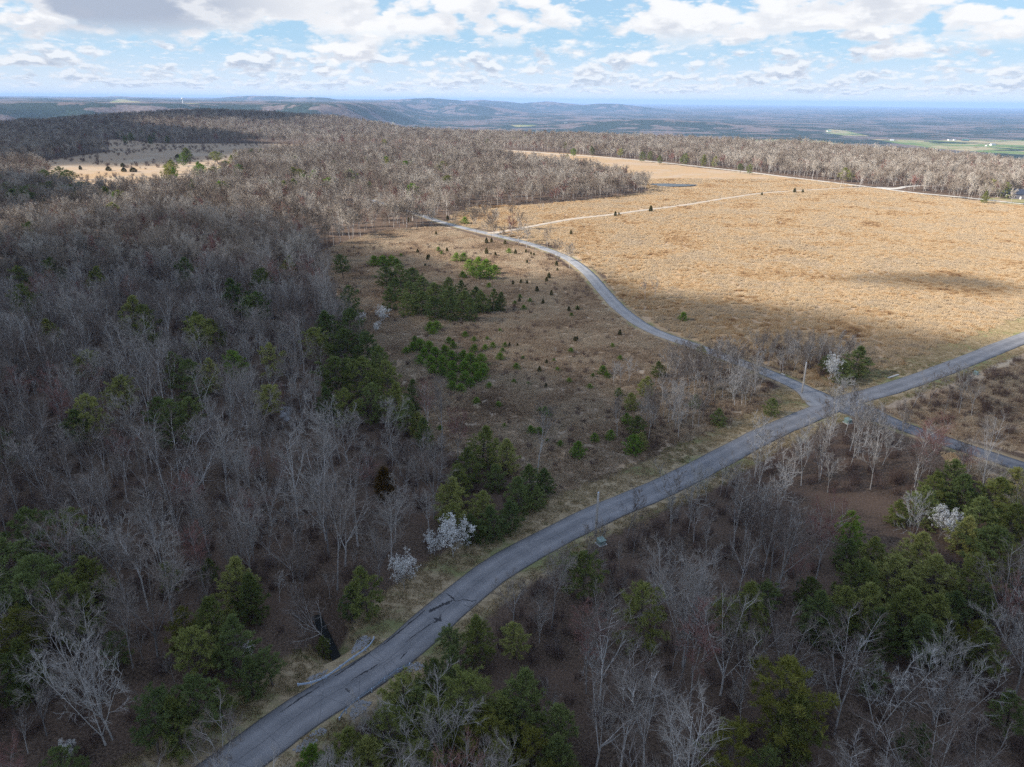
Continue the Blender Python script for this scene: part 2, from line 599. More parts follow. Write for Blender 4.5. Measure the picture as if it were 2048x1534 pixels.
# the middle under the camera is closed by a fan of thin quads
x, y = V[:, 0], V[:, 1]
rr = np.hypot(x, y)
azim = np.arctan2(x, y)
near = rr < 3000
zone = np.zeros((len(V), 4), np.float32)
wob = 6 * (fbm(x / 14, y / 14, 3, 61) - .5)
xw, yw = x + wob, y + wob[::-1] * 0 + 6 * (fbm(x / 14, y / 14, 3, 67) - .5)
FARLIT = gp([(110, 348), (200, 335), (310, 338), (340, 385), (110, 385)])  # sunlit tip of the far field, painted lighter than its shaded rest
fld = inpoly(xw, yw, FIELD) | inpoly(xw, yw, FIELD2) | inpoly(xw, yw, FARLIT) | inpoly(xw, yw, LOWER_GRASS)
clr = (inpoly(xw, yw, FARFIELD) & ~inpoly(xw, yw, FARLIT)) | inpoly(xw, yw, CLEARING) | inpoly(xw, yw, RSCRUB)
dmain = np.full(len(V), 1e9)
dside = np.full(len(V), 1e9)
dmain[near] = dist_poly(x[near], y[near], MAINRAW)
dside[near] = np.minimum(dist_poly(x[near], y[near], SIDE), dist_poly(x[near], y[near], LOWR))
dside[near] = np.minimum(dside[near], dist_poly(x[near], y[near], GRAVEL[::3]) + 1)
dtrack = np.full(len(V), 1e9)
dtrack[near] = dist_poly(x[near], y[near], TRACK)
zone[:, 0] = fld & near
farf = inpoly(xw, yw, FARFIELD) & ~inpoly(xw, yw, FARLIT)
zone[:, 0] = np.maximum(zone[:, 0], farf & near)
zone[:, 1] = np.where(farf & near, .75, clr & near)
lawn = inpoly(x, y, LAWN)
right_side = np.interp(y, MAINRAW[:, 1], MAINRAW[:, 0])
vw = np.where(x > right_side, 5.8, 9.5) + 2.5 * (fbm(x / 9, y / 9, 3, 71) - .5)
vw = np.where((y > 178) & (x < right_side), 15.5, vw)
zone[:, 2] = np.maximum.reduce([1 - sstep(dmain, vw, vw + 1.2), .8 * (1 - sstep(dside, 3.6, 5.2)), .6 * (1 - sstep(dtrack, 1.8, 4)), lawn * 1.])
zone[:, 3] = sstep(rr - edge_r(azim), 100, 700)
FARMS = [gp(q) for q in ([(1560, 283), (1640, 281), (1700, 290), (1760, 298), (1640, 296)], [(1655, 258), (1700, 262), (1740, 272), (1700, 272), (1650, 265)], [(1740, 278), (1850, 281), (1960, 279), (2100, 282), (2100, 312), (1990, 306), (1860, 296), (1800, 288)],
         [(1480, 281), (1560, 279), (1600, 283), (1520, 286)], [(1020, 250), (1075, 250), (1070, 254), (1030, 254)], [(740, 246), (790, 247), (770, 250)], [(1690, 219), (1760, 218), (1800, 221), (1720, 222)], [(215, 206), (250, 205), (300, 207), (240, 208)], [(340, 206), (400, 207), (380, 209)])]
far_ = (rr > 3000) & (y > 0) & (rr < 30000)
farm = np.zeros(len(V), np.float32)
for pl_ in FARMS:
    farm[far_] = np.maximum(farm[far_], inpoly(x[far_], y[far_], pl_))
fa = me.attributes.new('farm', 'FLOAT', 'POINT')
fa.data.foreach_set('value', farm)
ca = me.color_attributes.new('zone', 'FLOAT_COLOR', 'POINT')
ca.data.foreach_set('color', zone.ravel())
EDGEW = zone

mt, t, bs = newmat('ground_cover')
g = t.add('ShaderNodeNewGeometry')
pos = g.outputs['Position']
at = t.add('ShaderNodeVertexColor')
at.layer_name = 'zone'
sc = t.add('ShaderNodeSeparateColor')
t.put(sc.inputs[0], at.outputs[0])
zf, zcl, zv = sc.outputs[0], sc.outputs[1], sc.outputs[2]
zl = at.outputs[1]
strk = t.add('ShaderNodeMapping')
t.put(strk.inputs[0], pos)
strk.inputs['Rotation'].default_value = (0, 0, math.radians(28))
strk.inputs['Scale'].default_value = (.45, 1., 1.)
sp = strk.outputs[0]
n03 = t.noise(pos, 3.2, 4, .65)
n1 = t.noise(sp, .9, 5, .65)
n10 = t.noise(sp, .09, 5, .68, .2)
n40 = t.noise(pos, .022, 4, .6, .5)
# leaf litter of the woods
lit_c = t.mix(t.ramp(n03, .36, .64), (.042, .030, .023), (.165, .12, .088))
lit_c = t.mix(t.ramp(n10, .35, .65, 0, .6), lit_c, (.17, .115, .085))
# dry broomsedge field
fc = t.mix(t.ramp(n1, .32, .68), (.33, .22, .13), (.48, .36, .23))
fc = t.mix(t.ramp(n10, .42, .60, 0, .7), fc, (.44, .29, .16))
fc = t.mix(t.ramp(n40, .46, .62, 0, .75), fc, (.42, .33, .25))
fc = t.mix(t.ramp(t.noise(pos, .045, 5, .7), .56, .68, 0, .5), fc, (.27, .27, .14))
fc = t.mix(t.ramp(n03, .35, .75, 0, .35), fc, (.17, .11, .055))
# scrub clearing
n2f = t.noise(pos, 2.1, 5, .7)
cc = t.mix(t.ramp(n2f, .35, .65), (.29, .225, .165), (.48, .385, .285))
cc = t.mix(t.ramp(t.noise(pos, .08, 5, .7), .48, .62, 0, .55), cc, (.50, .33, .18))
cc = t.mix(t.ramp(n40, .5, .66, 0, .6), cc, (.50, .44, .34))
cc = t.mix(t.ramp(n03, .4, .7, 0, .45), cc, (.20, .15, .12))
# mown verge
vc = t.mix(t.ramp(n1, .3, .7), (.28, .215, .13), (.45, .355, .23))
vc = t.mix(t.ramp(n10, .47, .6, 0, .75), vc, (.17, .20, .075))
vc = t.mix(t.ramp(n03, .5, .75, 0, .5), vc, (.10, .07, .045))
# far lowland: bare woods, pine stands, pale fields
la = t.noise(pos, .0011, 6, .62, .4)
lb = t.noise(pos, .0042, 5, .6, .3)
lc_ = t.noise(pos, .03, 4, .7)
lc = t.mix(t.ramp(lc_, .3, .7), (.085, .066, .062), (.19, .15, .135))
lc = t.mix(t.ramp(t.math('ADD', t.math('MULTIPLY', la, .6), t.math('MULTIPLY', lb, .4)), .465, .50, 0, .97), lc, t.mix(t.ramp(lc_, .3, .7), (.008, .018, .013), (.024, .044, .026)))
base = t.mix(zf, lit_c, fc)
base = t.mix(zcl, base, cc)
base = t.mix(zv, base, vc)
fat = t.add('ShaderNodeAttribute')
fat.attribute_name = 'farm'
farmc = t.mix(t.ramp(t.noise(pos, .0035, 2), .42, .55), (.12, .18, .05), (.32, .27, .15))
lc = t.mix(t.math('MULTIPLY', fat.outputs['Fac'], t.ramp(lb, .62, .56)), lc, farmc)
base = t.mix(zl, base, lc)
t.put(bs.inputs['Base Color'], base)
bs.inputs['Roughness'].default_value = .95
bs.inputs['Specular IOR Level'].default_value = .1
bp = t.add('ShaderNodeBump')
bp.inputs['Strength'].default_value = .35
hgt = t.math('ADD', t.math('MULTIPLY', n1, .5), t.math('MULTIPLY', n03, .2))
hl = t.math('MULTIPLY', lc_, 14.)
hh = t.add('ShaderNodeMix')
t.put(hh.inputs[0], zl)
t.put(hh.inputs[2], hgt)
t.put(hh.inputs[3], hl)
t.put(bp.inputs['Height'], hh.outputs[0])
bp.inputs['Distance'].default_value = 1.
t.put(bs.inputs['Normal'], bp.outputs[0])
M['ground'] = mt
me.materials.append(mt)
link('ground', me, kind='structure')


# ------------------------------------------------------------------ roads
def asphalt(name, c0, c1, crack=1.):
    mt, t, bs = newmat(name)
    g = t.add('ShaderNodeNewGeometry')
    pos = g.outputs['Position']
    uv = t.add('ShaderNodeUVMap')
    sx = t.add('ShaderNodeSeparateXYZ')
    t.put(sx.inputs[0], uv.outputs[0])
    n = t.noise(pos, 9, 3, .7)
    nb = t.noise(pos, .22, 4, .6)
    c = t.mix(t.ramp(nb, .3, .7), c0, c1)
    c = t.mix(t.ramp(n, .35, .75, 0, .3), c, tuple(q * .6 for q in c0))
    # two pale wheel tracks a lane and a faint seam
    u = sx.outputs[0]
    tr = t.math('MULTIPLY', t.ramp(t.math('ABSOLUTE', t.math('SUBTRACT', t.math('ABSOLUTE', t.math('SUBTRACT', u, .5)), .23)), 0, .12, 1, 0), .30)
    c = t.mix(tr, c, tuple(min(1, q * 1.35) for q in c1))
    seam = t.math('ADD', t.math('SUBTRACT', u, .5), t.math('MULTIPLY', t.math('SUBTRACT', t.noise(pos, .3, 3), .5), .06))
    c = t.mix(t.ramp(t.math('ABSOLUTE', seam), .002, .012, .5 * crack, 0), c, (.04, .04, .045))
    ve = t.add('ShaderNodeTexVoronoi', feature='DISTANCE_TO_EDGE')
    t.put(ve.inputs['Vector'], t.vmath('ADD', pos, t.vmath('SCALE', g.outputs['Normal'])))
    ve.inputs['Scale'].default_value = .16
    c = t.mix(t.ramp(ve.outputs[0], 0, .012, .35 * crack, 0), c, (.045, .045, .05))
    # ragged dark edges where the shoulder grows in
    e = t.math('ADD', t.math('ABSOLUTE', t.math('SUBTRACT', u, .5)), t.math('MULTIPLY', t.math('SUBTRACT', t.noise(pos, .8, 4), .5), .04))
    c = t.mix(t.ramp(e, .465, .49, 0, .6), c, (.06, .05, .042))
    t.put(bs.inputs['Base Color'], c)
    bp = t.add('ShaderNodeBump')
    bp.inputs['Strength'].default_value = .3
    t.put(bp.inputs['Height'], n)
    bp.inputs['Distance'].default_value = .02
    t.put(bs.inputs['Normal'], bp.outputs[0])
    bs.inputs['Roughness'].default_value = .8
    return mt


M['asphalt'] = asphalt('worn_asphalt', (.19, .19, .20), (.27, .263, .268))
M['asphalt2'] = asphalt('grey_asphalt', (.21, .215, .23), (.295, .294, .30), .5)
M['asphalt3'] = asphalt('blue_grey_asphalt', (.13, .135, .155), (.18, .185, .20), .5)
M['gravel'] = asphalt('white_gravel', (.40, .37, .33), (.58, .55, .50), 0)
M['trackgravel'] = asphalt('track_gravel', (.34, .28, .22), (.50, .43, .35), 0)


def road(name, line, width, mat, lift, wfun=None, nacross=6, thick=.1):
    line = np.asarray(line)
    d = np.gradient(line, axis=0)
    nrm = np.stack([d[:, 1], -d[:, 0]], 1) / (np.linalg.norm(d, axis=1)[:, None] + 1e-9)
    s = np.concatenate([[0], np.cumsum(np.linalg.norm(np.diff(line, axis=0), axis=1))])
    rows = []
    for k in range(nacross + 1):
        u = k / nacross
        w = width * np.ones(len(line)) if wfun is None else wfun(s, s[-1])
        edge = (abs(u - .5) > .49) * .35 * (fbm(s / 2.2, s * 0 + 7 * k, 3, 77) - .5)
        q = line + nrm * ((u - .5) * w + edge * (1 if u > .5 else -1))[:, None]
        zz = T(q[:, 0], q[:, 1])
        rows.append(np.stack([q[:, 0], q[:, 1], zz + lift], 1))
    # level across so no bump of the land comes through
    A = np.stack(rows, 0)
    cz = A[:, :, 2].max(0)
    A[:, :, 2] = np.maximum(A[:, :, 2], cz[None] - .10)
    A[:, :, 2] += .05 * (1 - (np.linspace(-1, 1, nacross + 1)[:, None]) ** 2)
    low = A[[0, -1]].copy()
    low[:, :, 2] -= .5
    A = np.concatenate([low[:1], A, low[1:]], 0)
    K, L = A.shape[:2]
    V = A.reshape(-1, 3)
    i = np.arange(K - 1)[:, None] * L
    j = np.arange(L - 1)[None, :]
    F = np.stack([i + j, i + j + 1, i + L + j + 1, i + L + j], -1).reshape(-1, 4)
    me = mesh_np(name, V, F, True)
    uvl = me.uv_layers.new(name='UVMap')
    ul = np.concatenate([[0], np.linspace(0, 1, nacross + 1), [1]])
    UV = np.stack([np.repeat(ul, L), np.tile(s / 10, K)], 1)
    li = np.empty(len(me.loops), np.int32)
    me.loops.foreach_get('vertex_index', li)
    uvl.data.foreach_set('uv', UV[li].astype(np.float32).ravel())
    me.materials.append(mat)
    return link(name, me, kind='structure')


MAIN = spline([tuple(q) for q in MAINRAW[::4]] + [tuple(MAINRAW[-1])], 1.5)
road('main_road', MAINRAW, 6.5, M['asphalt'], .10)
flare = lambda s, L: 5.6 + 5.0 * (1 - sstep(s, 4, 16))
road('side_road', SIDE, 5.8, M['asphalt2'], .085, flare)
road('lower_road', LOWR, 5.6, M['asphalt3'], .075, flare)
road('gravel_track', TRACK, 3.4, M['trackgravel'], .10, lambda s, L: 4.4 + 5 * (1 - sstep(s, 2, 12)))
road('gravel_road', GRAVEL, 5.6, M['gravel'], .14)
road('driveway', DRIVE, 6., M['gravel'], .12, lambda s, L: 6 + 9 * (1 - sstep(s, 4, 30)))


def sheet(name, pts, lift, mat, kind='structure'):
    """a flat patch draped on the land"""
    mb = MB()
    c = sum((Vector(p[:2]).to_3d() for p in pts), Vector()) / len(pts)
    n = len(pts)
    rings = 5
    for r in range(rings + 1):
        for p in pts:
            q = c.lerp(Vector((p[0], p[1], 0)), max(.02, r / rings))
            mb.v.append(Vector((q.x, q.y, float(T(q.x, q.y)) + lift)))
    for r in range(rings):
        for k in range(n):
            mb.face((r * n + k, r * n + (k + 1) % n, (r + 1) * n + (k + 1) % n, (r + 1) * n + k))
    me = mb.mesh(name, mat, True)
    return me


# dark asphalt repairs and cracks on the main road
M['tar'] = simple('fresh_tar', (.045, .045, .05), .7, 0, .4)
zroad = .155


def crack(pts, w0, name='road_crack'):
    mb = MB()
    P3 = [P(a, b, zroad) for a, b in pts]
    rnd = random.Random(len(pts) * 7 + int(pts[0][0]))
    L, Rr = [], []
    n = 8
    fine = []
    for a, b in zip(P3[:-1], P3[1:]):
        for k in range(n):
            fine.append(a.lerp(b, k / n))
    fine.append(P3[-1])
    for k, p in enumerate(fine):
        d = (fine[min(k + 1, len(fine) - 1)] - fine[max(k - 1, 0)]).normalized()
        nrm = Vector((d.y, -d.x, 0))
        w = w0 * (.25 + .75 * math.sin(math.pi * (k + .5) / len(fine))) * rnd.uniform(.4, 1.3)
        j = rnd.uniform(-.3, .3) * w0
        L.append(p + nrm * (w / 2 + j))
        Rr.append(p - nrm * (w / 2 - j))
    for k in range(len(fine) - 1):
        mb.quad(L[k], Rr[k], Rr[k + 1], L[k + 1])
    return mb


cr = MB()
for pts, w in (([(893, 1186), (903, 1194), (912, 1203)], .45), ([(905, 1200), (893, 1206), (880, 1212), (862, 1224)], .9), ([(872, 1214), (858, 1224)], 1.0),
               ([(912, 1203), (925, 1199), (945, 1202), (953, 1200)], .35), ([(882, 1228), (878, 1240), (868, 1246)], .55), ([(868, 1236), (884, 1243)], .6),
               ([(885, 1232), (850, 1256), (820, 1276)], .22), ([(758, 1326), (742, 1338), (720, 1350), (700, 1362)], .4), ([(840, 1262), (810, 1285)], .25), ([(815, 1303), (800, 1318)], .3),
               ([(700, 1384), (690, 1377)], .5), ([(560, 1425), (600, 1397), (640, 1372)], .3), ([(670, 1352), (700, 1332), (740, 1305)], .3), ([(765, 1290), (800, 1262), (850, 1220)], .3),
               ([(925, 1208), (940, 1215), (953, 1203)], .15)):
    c1 = crack(pts, w * .7)
    b = len(cr.v)
    cr.v += c1.v
    for f in c1.f:
        cr.face(tuple(q + b for q in f))
link('tar_patches', cr.mesh('tar_patches', M['tar']), kind='structure')

# ------------------------------------------------------------------ creek and pond water
mt, t, bs = newmat('dark_water')
bs.inputs['Base Color'].default_value = (.012, .014, .014, 1)
bs.inputs['Roughness'].default_value = .2
bs.inputs['Specular IOR Level'].default_value = .08
g = t.add('ShaderNodeNewGeometry')
bp = t.add('ShaderNodeBump')
bp.inputs['Strength'].default_value = .15
t.put(bp.inputs['Height'], t.noise(g.outputs['Position'], 2.5, 3))
bp.inputs['Distance'].default_value = .05
t.put(bs.inputs['Normal'], bp.outputs[0])
M['water'] = mt
cl = spline([tuple(q) for q in CREEK], 2.)
dd = np.gradient(cl, axis=0)
nn = np.stack([dd[:, 1], -dd[:, 0]], 1) / np.linalg.norm(dd, axis=1)[:, None]
A = np.stack([np.column_stack([cl + nn * w, np.full(len(cl), -3.1)]) for w in (-.7, .7)], 0)
F = np.array([[k, k + 1, len(cl) + k + 1, len(cl) + k] for k in range(len(cl) - 1)])
me = mesh_np('creek_water', A.reshape(-1, 3), F)
me.materials.append(mt)
link('creek_water', me, kind='structure')
pp = []
for k in range(40):
    w = 2 * math.pi * k / 40
    q = 1 + .16 * math.sin(3 * w + 1) + .08 * math.sin(5 * w)
    pp.append((PONDC.x + 21 * q * math.cos(w), PONDC.y + 13 * q * math.sin(w)))
mb = MB()
zc_ = float(T(PONDC.x, PONDC.y)) + .55
mb.v = [Vector((a, b, zc_)) for a, b in pp]
mb.face(tuple(range(40)))
link('pond_water', mb.mesh('pond_water', mt), kind='structure')

# ------------------------------------------------------------------ clouds overhead on the sunward side: their real shadows fall on the scene
mt = bpy.data.materials.new('cloud_vapour')
mt.use_nodes = True
t = NT(mt.node_tree)
pv = t.add('ShaderNodeVolumePrincipled')
pv.inputs['Color'].default_value = (1, 1, 1, 1)
pv.inputs['Density'].default_value = .06
pv.inputs['Anisotropy'].default_value = .3
o = t.add('ShaderNodeOutputMaterial')
t.put(o.inputs[1], pv.outputs[0])
M['cloud'] = mt


def cloud(foot, base, thick, label, seed, res=9., soft=45., noise_amp=.5, thin=1.):
    """foot: outline on the ground of the shadow this cloud throws; the cloud itself hangs at `base` metres towards the sun"""
    off = SUN_DIR * (base / SUN_DIR.z)
    fx = [p[0] for p in foot]
    fy = [p[1] for p in foot]
    xs = np.arange(min(fx) - 60, max(fx) + 60, res)
    ys = np.arange(min(fy) - 60, max(fy) + 60, res)
    Xg, Yg = np.meshgrid(xs, ys)
    loop = foot + [foot[0]]
    d = dist_poly(Xg, Yg, np.array(loop))
    ins = inpoly(Xg, Yg, foot)
    sd = np.where(ins, d, -d) + 60 * (fbm(Xg / 110, Yg / 110, 5, seed) - .5) + 8
    th = thick * sstep(sd, 0, soft * 4) * (1 - noise_amp + 2 * noise_amp * fbm(Xg / 90, Yg / 90, 4, seed + 9)) + 1
    th = 1 + (th - 1) * (thin if not callable(thin) else thin(Xg, Yg))
    keep = sd > 0
    ny, nx = Xg.shape
    cellk = keep[:-1, :-1] & keep[1:, :-1] & keep[:-1, 1:] & keep[1:, 1:]
    N = ny * nx
    top = np.stack([Xg + off.x, Yg + off.y, base + th], -1).reshape(-1, 3)
    bot = np.stack([Xg + off.x, Yg + off.y, base - .12 * th], -1).reshape(-1, 3)
    idx = np.arange(N).reshape(ny, nx)
    jj, ii = np.nonzero(cellk)
    a, b, c, dd_ = idx[jj, ii], idx[jj, ii + 1], idx[jj + 1, ii + 1], idx[jj + 1, ii]
    faces = [np.stack([a, b, c, dd_], 1), np.stack([dd_ + N, c + N, b + N, a + N], 1)]
    ck = np.pad(cellk, 1)
    for (dj, di, e0, e1) in ((-1, 0, a, b), (0, 1, b, c), (1, 0, c, dd_), (0, -1, dd_, a)):
        mk = ~ck[jj + 1 + dj, ii + 1 + di]
        faces.append(np.stack([e1[mk], e0[mk], e0[mk] + N, e1[mk] + N], 1))
    F = np.concatenate(faces)
    used = np.unique(F)
    remap = np.full(2 * N, -1)
    remap[used] = np.arange(len(used))
    me = mesh_np('cloud', np.concatenate([top, bot])[used], remap[F], True)
    me.materials.append(M['cloud'])
    return link('cloud', me, label=label, cat='cloud', group='cumulus clouds above the plateau')


CL1 = [(-700, -260)] + gp([(0, 520), (180, 455), (420, 425), (640, 470), (860, 508), (1090, 532), (1230, 535), (1330, 572), (1480, 574), (1700, 622), (1900, 650), (2048, 664)]) + [(420, 300), (520, 150), (480, -260)]
CL1 = [(-700, -260), (-420, 330)] + CL1[1:]
CL2 = gp([(1560, 556), (1750, 540), (1900, 553), (2060, 575)]) + [(330, 330), (330, 290)] + gp([(1960, 600), (1760, 583)])
CL3 = gp([(-100, 345), (130, 334), (330, 332), (500, 318), (580, 290), (500, 275), (330, 262), (300, 248), (-100, 250)])
CL4 = [(-1300, 1850), (-500, 1800), (-460, 2150), (-700, 2450), (-1400, 2400)]
CL5 = gp([(-100, 470), (0, 470), (200, 440), (240, 400), (150, 370), (-100, 372)])
cloud(CL1, 620, 66, 'broad grey cumulus cloud hanging over the roads, darkest of the clouds', 5, soft=14, thin=lambda a, b: .21 + .79 * (1 - sstep(b + 1.0 * np.minimum(a, 40) - .6 * np.maximum(a - 55, 0) * (b < 165), 78, 148)))
cloud(CL2, 640, 15, 'small ragged cloud over the right side of the dry field', 15, soft=10)
cloud(CL3, 800, 60, 'long cloud over the far left fields', 25, res=16)
cloud(CL4, 820, 60, 'cloud over the wooded hill in the far left', 35, res=18)
cloud(CL5, 640, 34, 'small cloud over the pine belt at the left edge', 45, soft=14)

# ------------------------------------------------------------------ haze: one closed box of even air
mt = bpy.data.materials.new('haze_air')
mt.use_nodes = True
t = NT(mt.node_tree)
pv = t.add('ShaderNodeVolumePrincipled')
pv.inputs['Color'].default_value = (.41, .62, .99, 1)
pv.inputs['Density'].default_value = 3.5e-5
pv.inputs['Anisotropy'].default_value = 0
o = t.add('ShaderNodeOutputMaterial')
t.put(o.inputs[1], pv.outputs[0])
mb = MB()
zlow = float(GZ.min()) - 2
mb.box((0, 0, zlow), 145000, 145000, max(165, float(GZ.max()) + 30) - zlow)
link('haze', mb.mesh('haze', mt), kind='stuff')

# ------------------------------------------------------------------ plants
RND = random.Random(11)


def perp(d):
    a = d.cross(Vector((0, 0, 1)) if abs(d.z) < .9 else Vector((1, 0, 0))).normalized()
    return a, d.cross(a).normalized()


def swing(d, ang, rot):
    a, b = perp(d)
    return (d * math.cos(ang) + (a * math.cos(rot) + b * math.sin(rot)) * math.sin(ang)).normalized()


def limb(rnd, p, d, L, n, jit, up):
    pts = [p.copy()]
    for _ in range(n):
        d = (d + Vector((rnd.uniform(-jit, jit), rnd.uniform(-jit, jit), rnd.uniform(-jit, jit) + up))).normalized()
        p = p + d * (L / n)
        pts.append(p.copy())
    return pts


def along(pts, u):
    q = u * (len(pts) - 1)
    i = min(int(q), len(pts) - 2)
    return pts[i].lerp(pts[i + 1], q - i), (pts[i + 1] - pts[i]).normalized()


def bare_tree(seed, H=15., fork=.35, leaders=4, spread=28, lean=.04, counts=(8, 6, 5), thick=1., lod=0, lift=.10):
    """returns (wood, twigs): trunk with its limbs, and the fine crown"""
    rnd = random.Random(seed)
    wood, fine = MB(), MB()
    jit = rnd.choice([.07, .10, .15])
    lift = lift * rnd.choice([.3, .7, 1.])
    d0 = Vector((rnd.uniform(-lean, lean), rnd.uniform(-lean, lean), 1)).normalized()
    r0 = .0096 * H * thick
    tr = limb(rnd, Vector((0, 0, -.5)), d0, H * fork + .5, 5, .05, .02)
    wood.chain(tr, [r0 * (1.35 if i == 0 else 1 - .35 * i / 5) for i in range(6)], 6 if not lod else 4)
    top, dt = tr[-1], (tr[-1] - tr[-2]).normalized()
    roots = []
    a0 = rnd.uniform(0, 6.28)
    for k in range(leaders):
        ang = math.radians(rnd.uniform(.35, 1.1) * spread) * (0.35 if k == 0 else 1)
        u = 1. if k < 3 else rnd.uniform(.6, .95)
        p, _ = along(tr, u)
        d = swing(dt, ang, a0 + k * 6.28 / leaders + rnd.uniform(-.4, .4))
        Lk = H * (1 - fork * u) * rnd.uniform(.78, 1.02)
        pts = limb(rnd, p, d, Lk, 6, jit * .8, lift)
        r = r0 * .5 * rnd.uniform(.75, 1.05)
        wood.chain(pts, [r * (1 - .82 * i / 6) for i in range(7)], 5 if not lod else 3)
        roots.append((pts, Lk, r))
    c1, c2, c3 = counts
    for pts, L, r in roots:
        for i in range(c1):
            u = .18 + .8 * (i + rnd.random()) / c1
            p, d = along(pts, u)
            l1 = L * rnd.uniform(.30, .46) * (1.12 - .6 * u)
            b = limb(rnd, p, swing(d, math.radians(rnd.uniform(28, 62)), rnd.uniform(0, 6.28)), l1, 4, jit, lift)
            r1_ = max(.027, r * .45 * (1 - .6 * u))
            (wood if not lod else fine).chain(b, [r1_ * (1 - .7 * q / 4) for q in range(5)], 3)
            for j in range(c2):
                u2 = .15 + .85 * (j + rnd.random()) / c2
                p2, dd2 = along(b, min(u2, 1))
                l2 = l1 * rnd.uniform(.32, .55) * (1.15 - .55 * u2)
                e = limb(rnd, p2, swing(dd2, math.radians(rnd.uniform(22, 60)), rnd.uniform(0, 6.28)), l2, 2, .15, lift)
                rr_ = .022 if not lod else .045
                fine.chain(e, [rr_, rr_ * .7, rr_ * .3], 3)
                for k in range(c3):
                    p3, d3 = along(e, rnd.uniform(.15, 1))
                    l3 = rnd.uniform(.45, 1.05) * (H / 15) * (1 if not lod else 1.5)
                    q = p3 + swing(d3, math.radians(rnd.uniform(15, 55)), rnd.uniform(0, 6.28)) * l3 + Vector((0, 0, .12))
                    w = .016 if not lod else .04
                    a, bb = perp((q - p3).normalized())
                    fine.tri(p3 + a * w, p3 - a * w, q)
                    fine.tri(p3 + bb * w, p3 - bb * w, q)
    return wood, fine


def tuft(mb, rnd, p, d, L, n, w, spreadd=60):
    for k in range(n):
        e = swing(d, math.radians(rnd.uniform(5, spreadd)), rnd.uniform(0, 6.28))
        a, b = perp(e)
        q = rnd.uniform(0, 3.14)
        s_ = (a * math.cos(q) + b * math.sin(q)) * w
        l = L * rnd.uniform(.6, 1.15)
        mid = p + e * l * .45
        mb.quad(p, mid + s_, p + e * l, mid - s_)


def pine_tree(seed, H=10., R=3.2, bottom=.28, top_round=.75, n_wh=11, dens=1., droop=.12):
    rnd = random.Random(seed)
    wood, fine = MB(), MB()
    tr = limb(rnd, Vector((0, 0, -.4)), Vector((rnd.uniform(-.05, .05), rnd.uniform(-.05, .05), 1)), H * .97 + .4, 8, .035, .02)
    wood.chain(tr, [.016 * H * (1.2 if i == 0 else 1 - .85 * i / 8) for i in range(9)], 6)
    for wv in range(n_wh):
        u = bottom + (1 - bottom) * (wv + rnd.uniform(-.2, .3)) / n_wh
        v = (u - bottom) / (1 - bottom)
        prof = max(.18, (1 - max(0, v) ** (1.2 + top_round * 1.6)) * (.72 + .5 * min(1, v * 2.5)))
        nb = rnd.randint(5, 7)
        a0 = rnd.uniform(0, 6.28)
        for k in range(nb):
            p, d = along(tr, min(max(u, 0), .985))
            L = R * prof * rnd.uniform(.62, 1.15)
            el = math.radians(-8 + 60 * v + rnd.uniform(-10, 12))
            w = a0 + k * 6.28 / nb + rnd.uniform(-.35, .35)
            dd = Vector((math.cos(w) * math.cos(el), math.sin(w) * math.cos(el), math.sin(el)))
            b = limb(rnd, p, dd, L, 4, .10, .06)
            r = .02 + .011 * L
            wood.chain(b, [r * (1 - .75 * q / 4) for q in range(5)], 3)
            for j in range(max(4, int(L * 4.4))):
                u2 = .22 + .78 * rnd.random() ** .75
                p2, d2 = along(b, u2)
                l2 = rnd.uniform(.25, .75) * (.45 + .2 * L) * (1.15 - .5 * u2)
                e = swing(d2, math.radians(rnd.uniform(25, 65)), rnd.uniform(0, 6.28))
                e = (e + Vector((0, 0, .25))).normalized()
                tip = p2 + e * l2
                for q in (.35, .7, 1.):
                    if rnd.random() < .93 * dens:
                        tuft(fine, rnd, p2.lerp(tip, q), (e + Vector((0, 0, .35))).normalized(), .40, 6, .032, 75)
            tuft(fine, rnd, b[-1], (d2 + Vector((0, 0, .4))).normalized(), .5, 9, .036, 60)
    tuft(fine, rnd, tr[-1], Vector((0, 0, 1)), .6, 10, .04, 60)
    return wood, fine


def young_pine(seed, H=2.6, R=1.1):
    rnd = random.Random(seed)
    wood, fine = MB(), MB()
    tr = limb(rnd, Vector((0, 0, -.2)), Vector((0, 0, 1)), H + .1, 5, .04, .02)
    wood.chain(tr, [.05 * (1 - .8 * i / 5) for i in range(6)], 4)
    for wv in range(8):
        u = .1 + .85 * wv / 8
        for k in range(6):
            p, d = along(tr, u)
            w = k * 1.05 + wv * .7 + rnd.uniform(-.3, .3)
            el = math.radians(rnd.uniform(5, 30) + 25 * u)
            dd = Vector((math.cos(w) * math.cos(el), math.sin(w) * math.cos(el), math.sin(el)))
            b = limb(rnd, p, dd, R * (1.12 - u) * rnd.uniform(.7, 1.15), 3, .1, .1)
            wood.chain(b, [.018, .014, .01, .006], 3)
            for q in (.3, .5, .7, .85, 1.):
                pp_, d_ = along(b, q)
                tuft(fine, rnd, pp_ + Vector((rnd.uniform(-.1, .1), rnd.uniform(-.1, .1), rnd.uniform(0, .1))), (d_ + Vector((0, 0, .6))).normalized(), .26, 7, .026, 70)
    tuft(fine, rnd, tr[-1], Vector((0, 0, 1)), .4, 10, .03, 40)
    return wood, fine


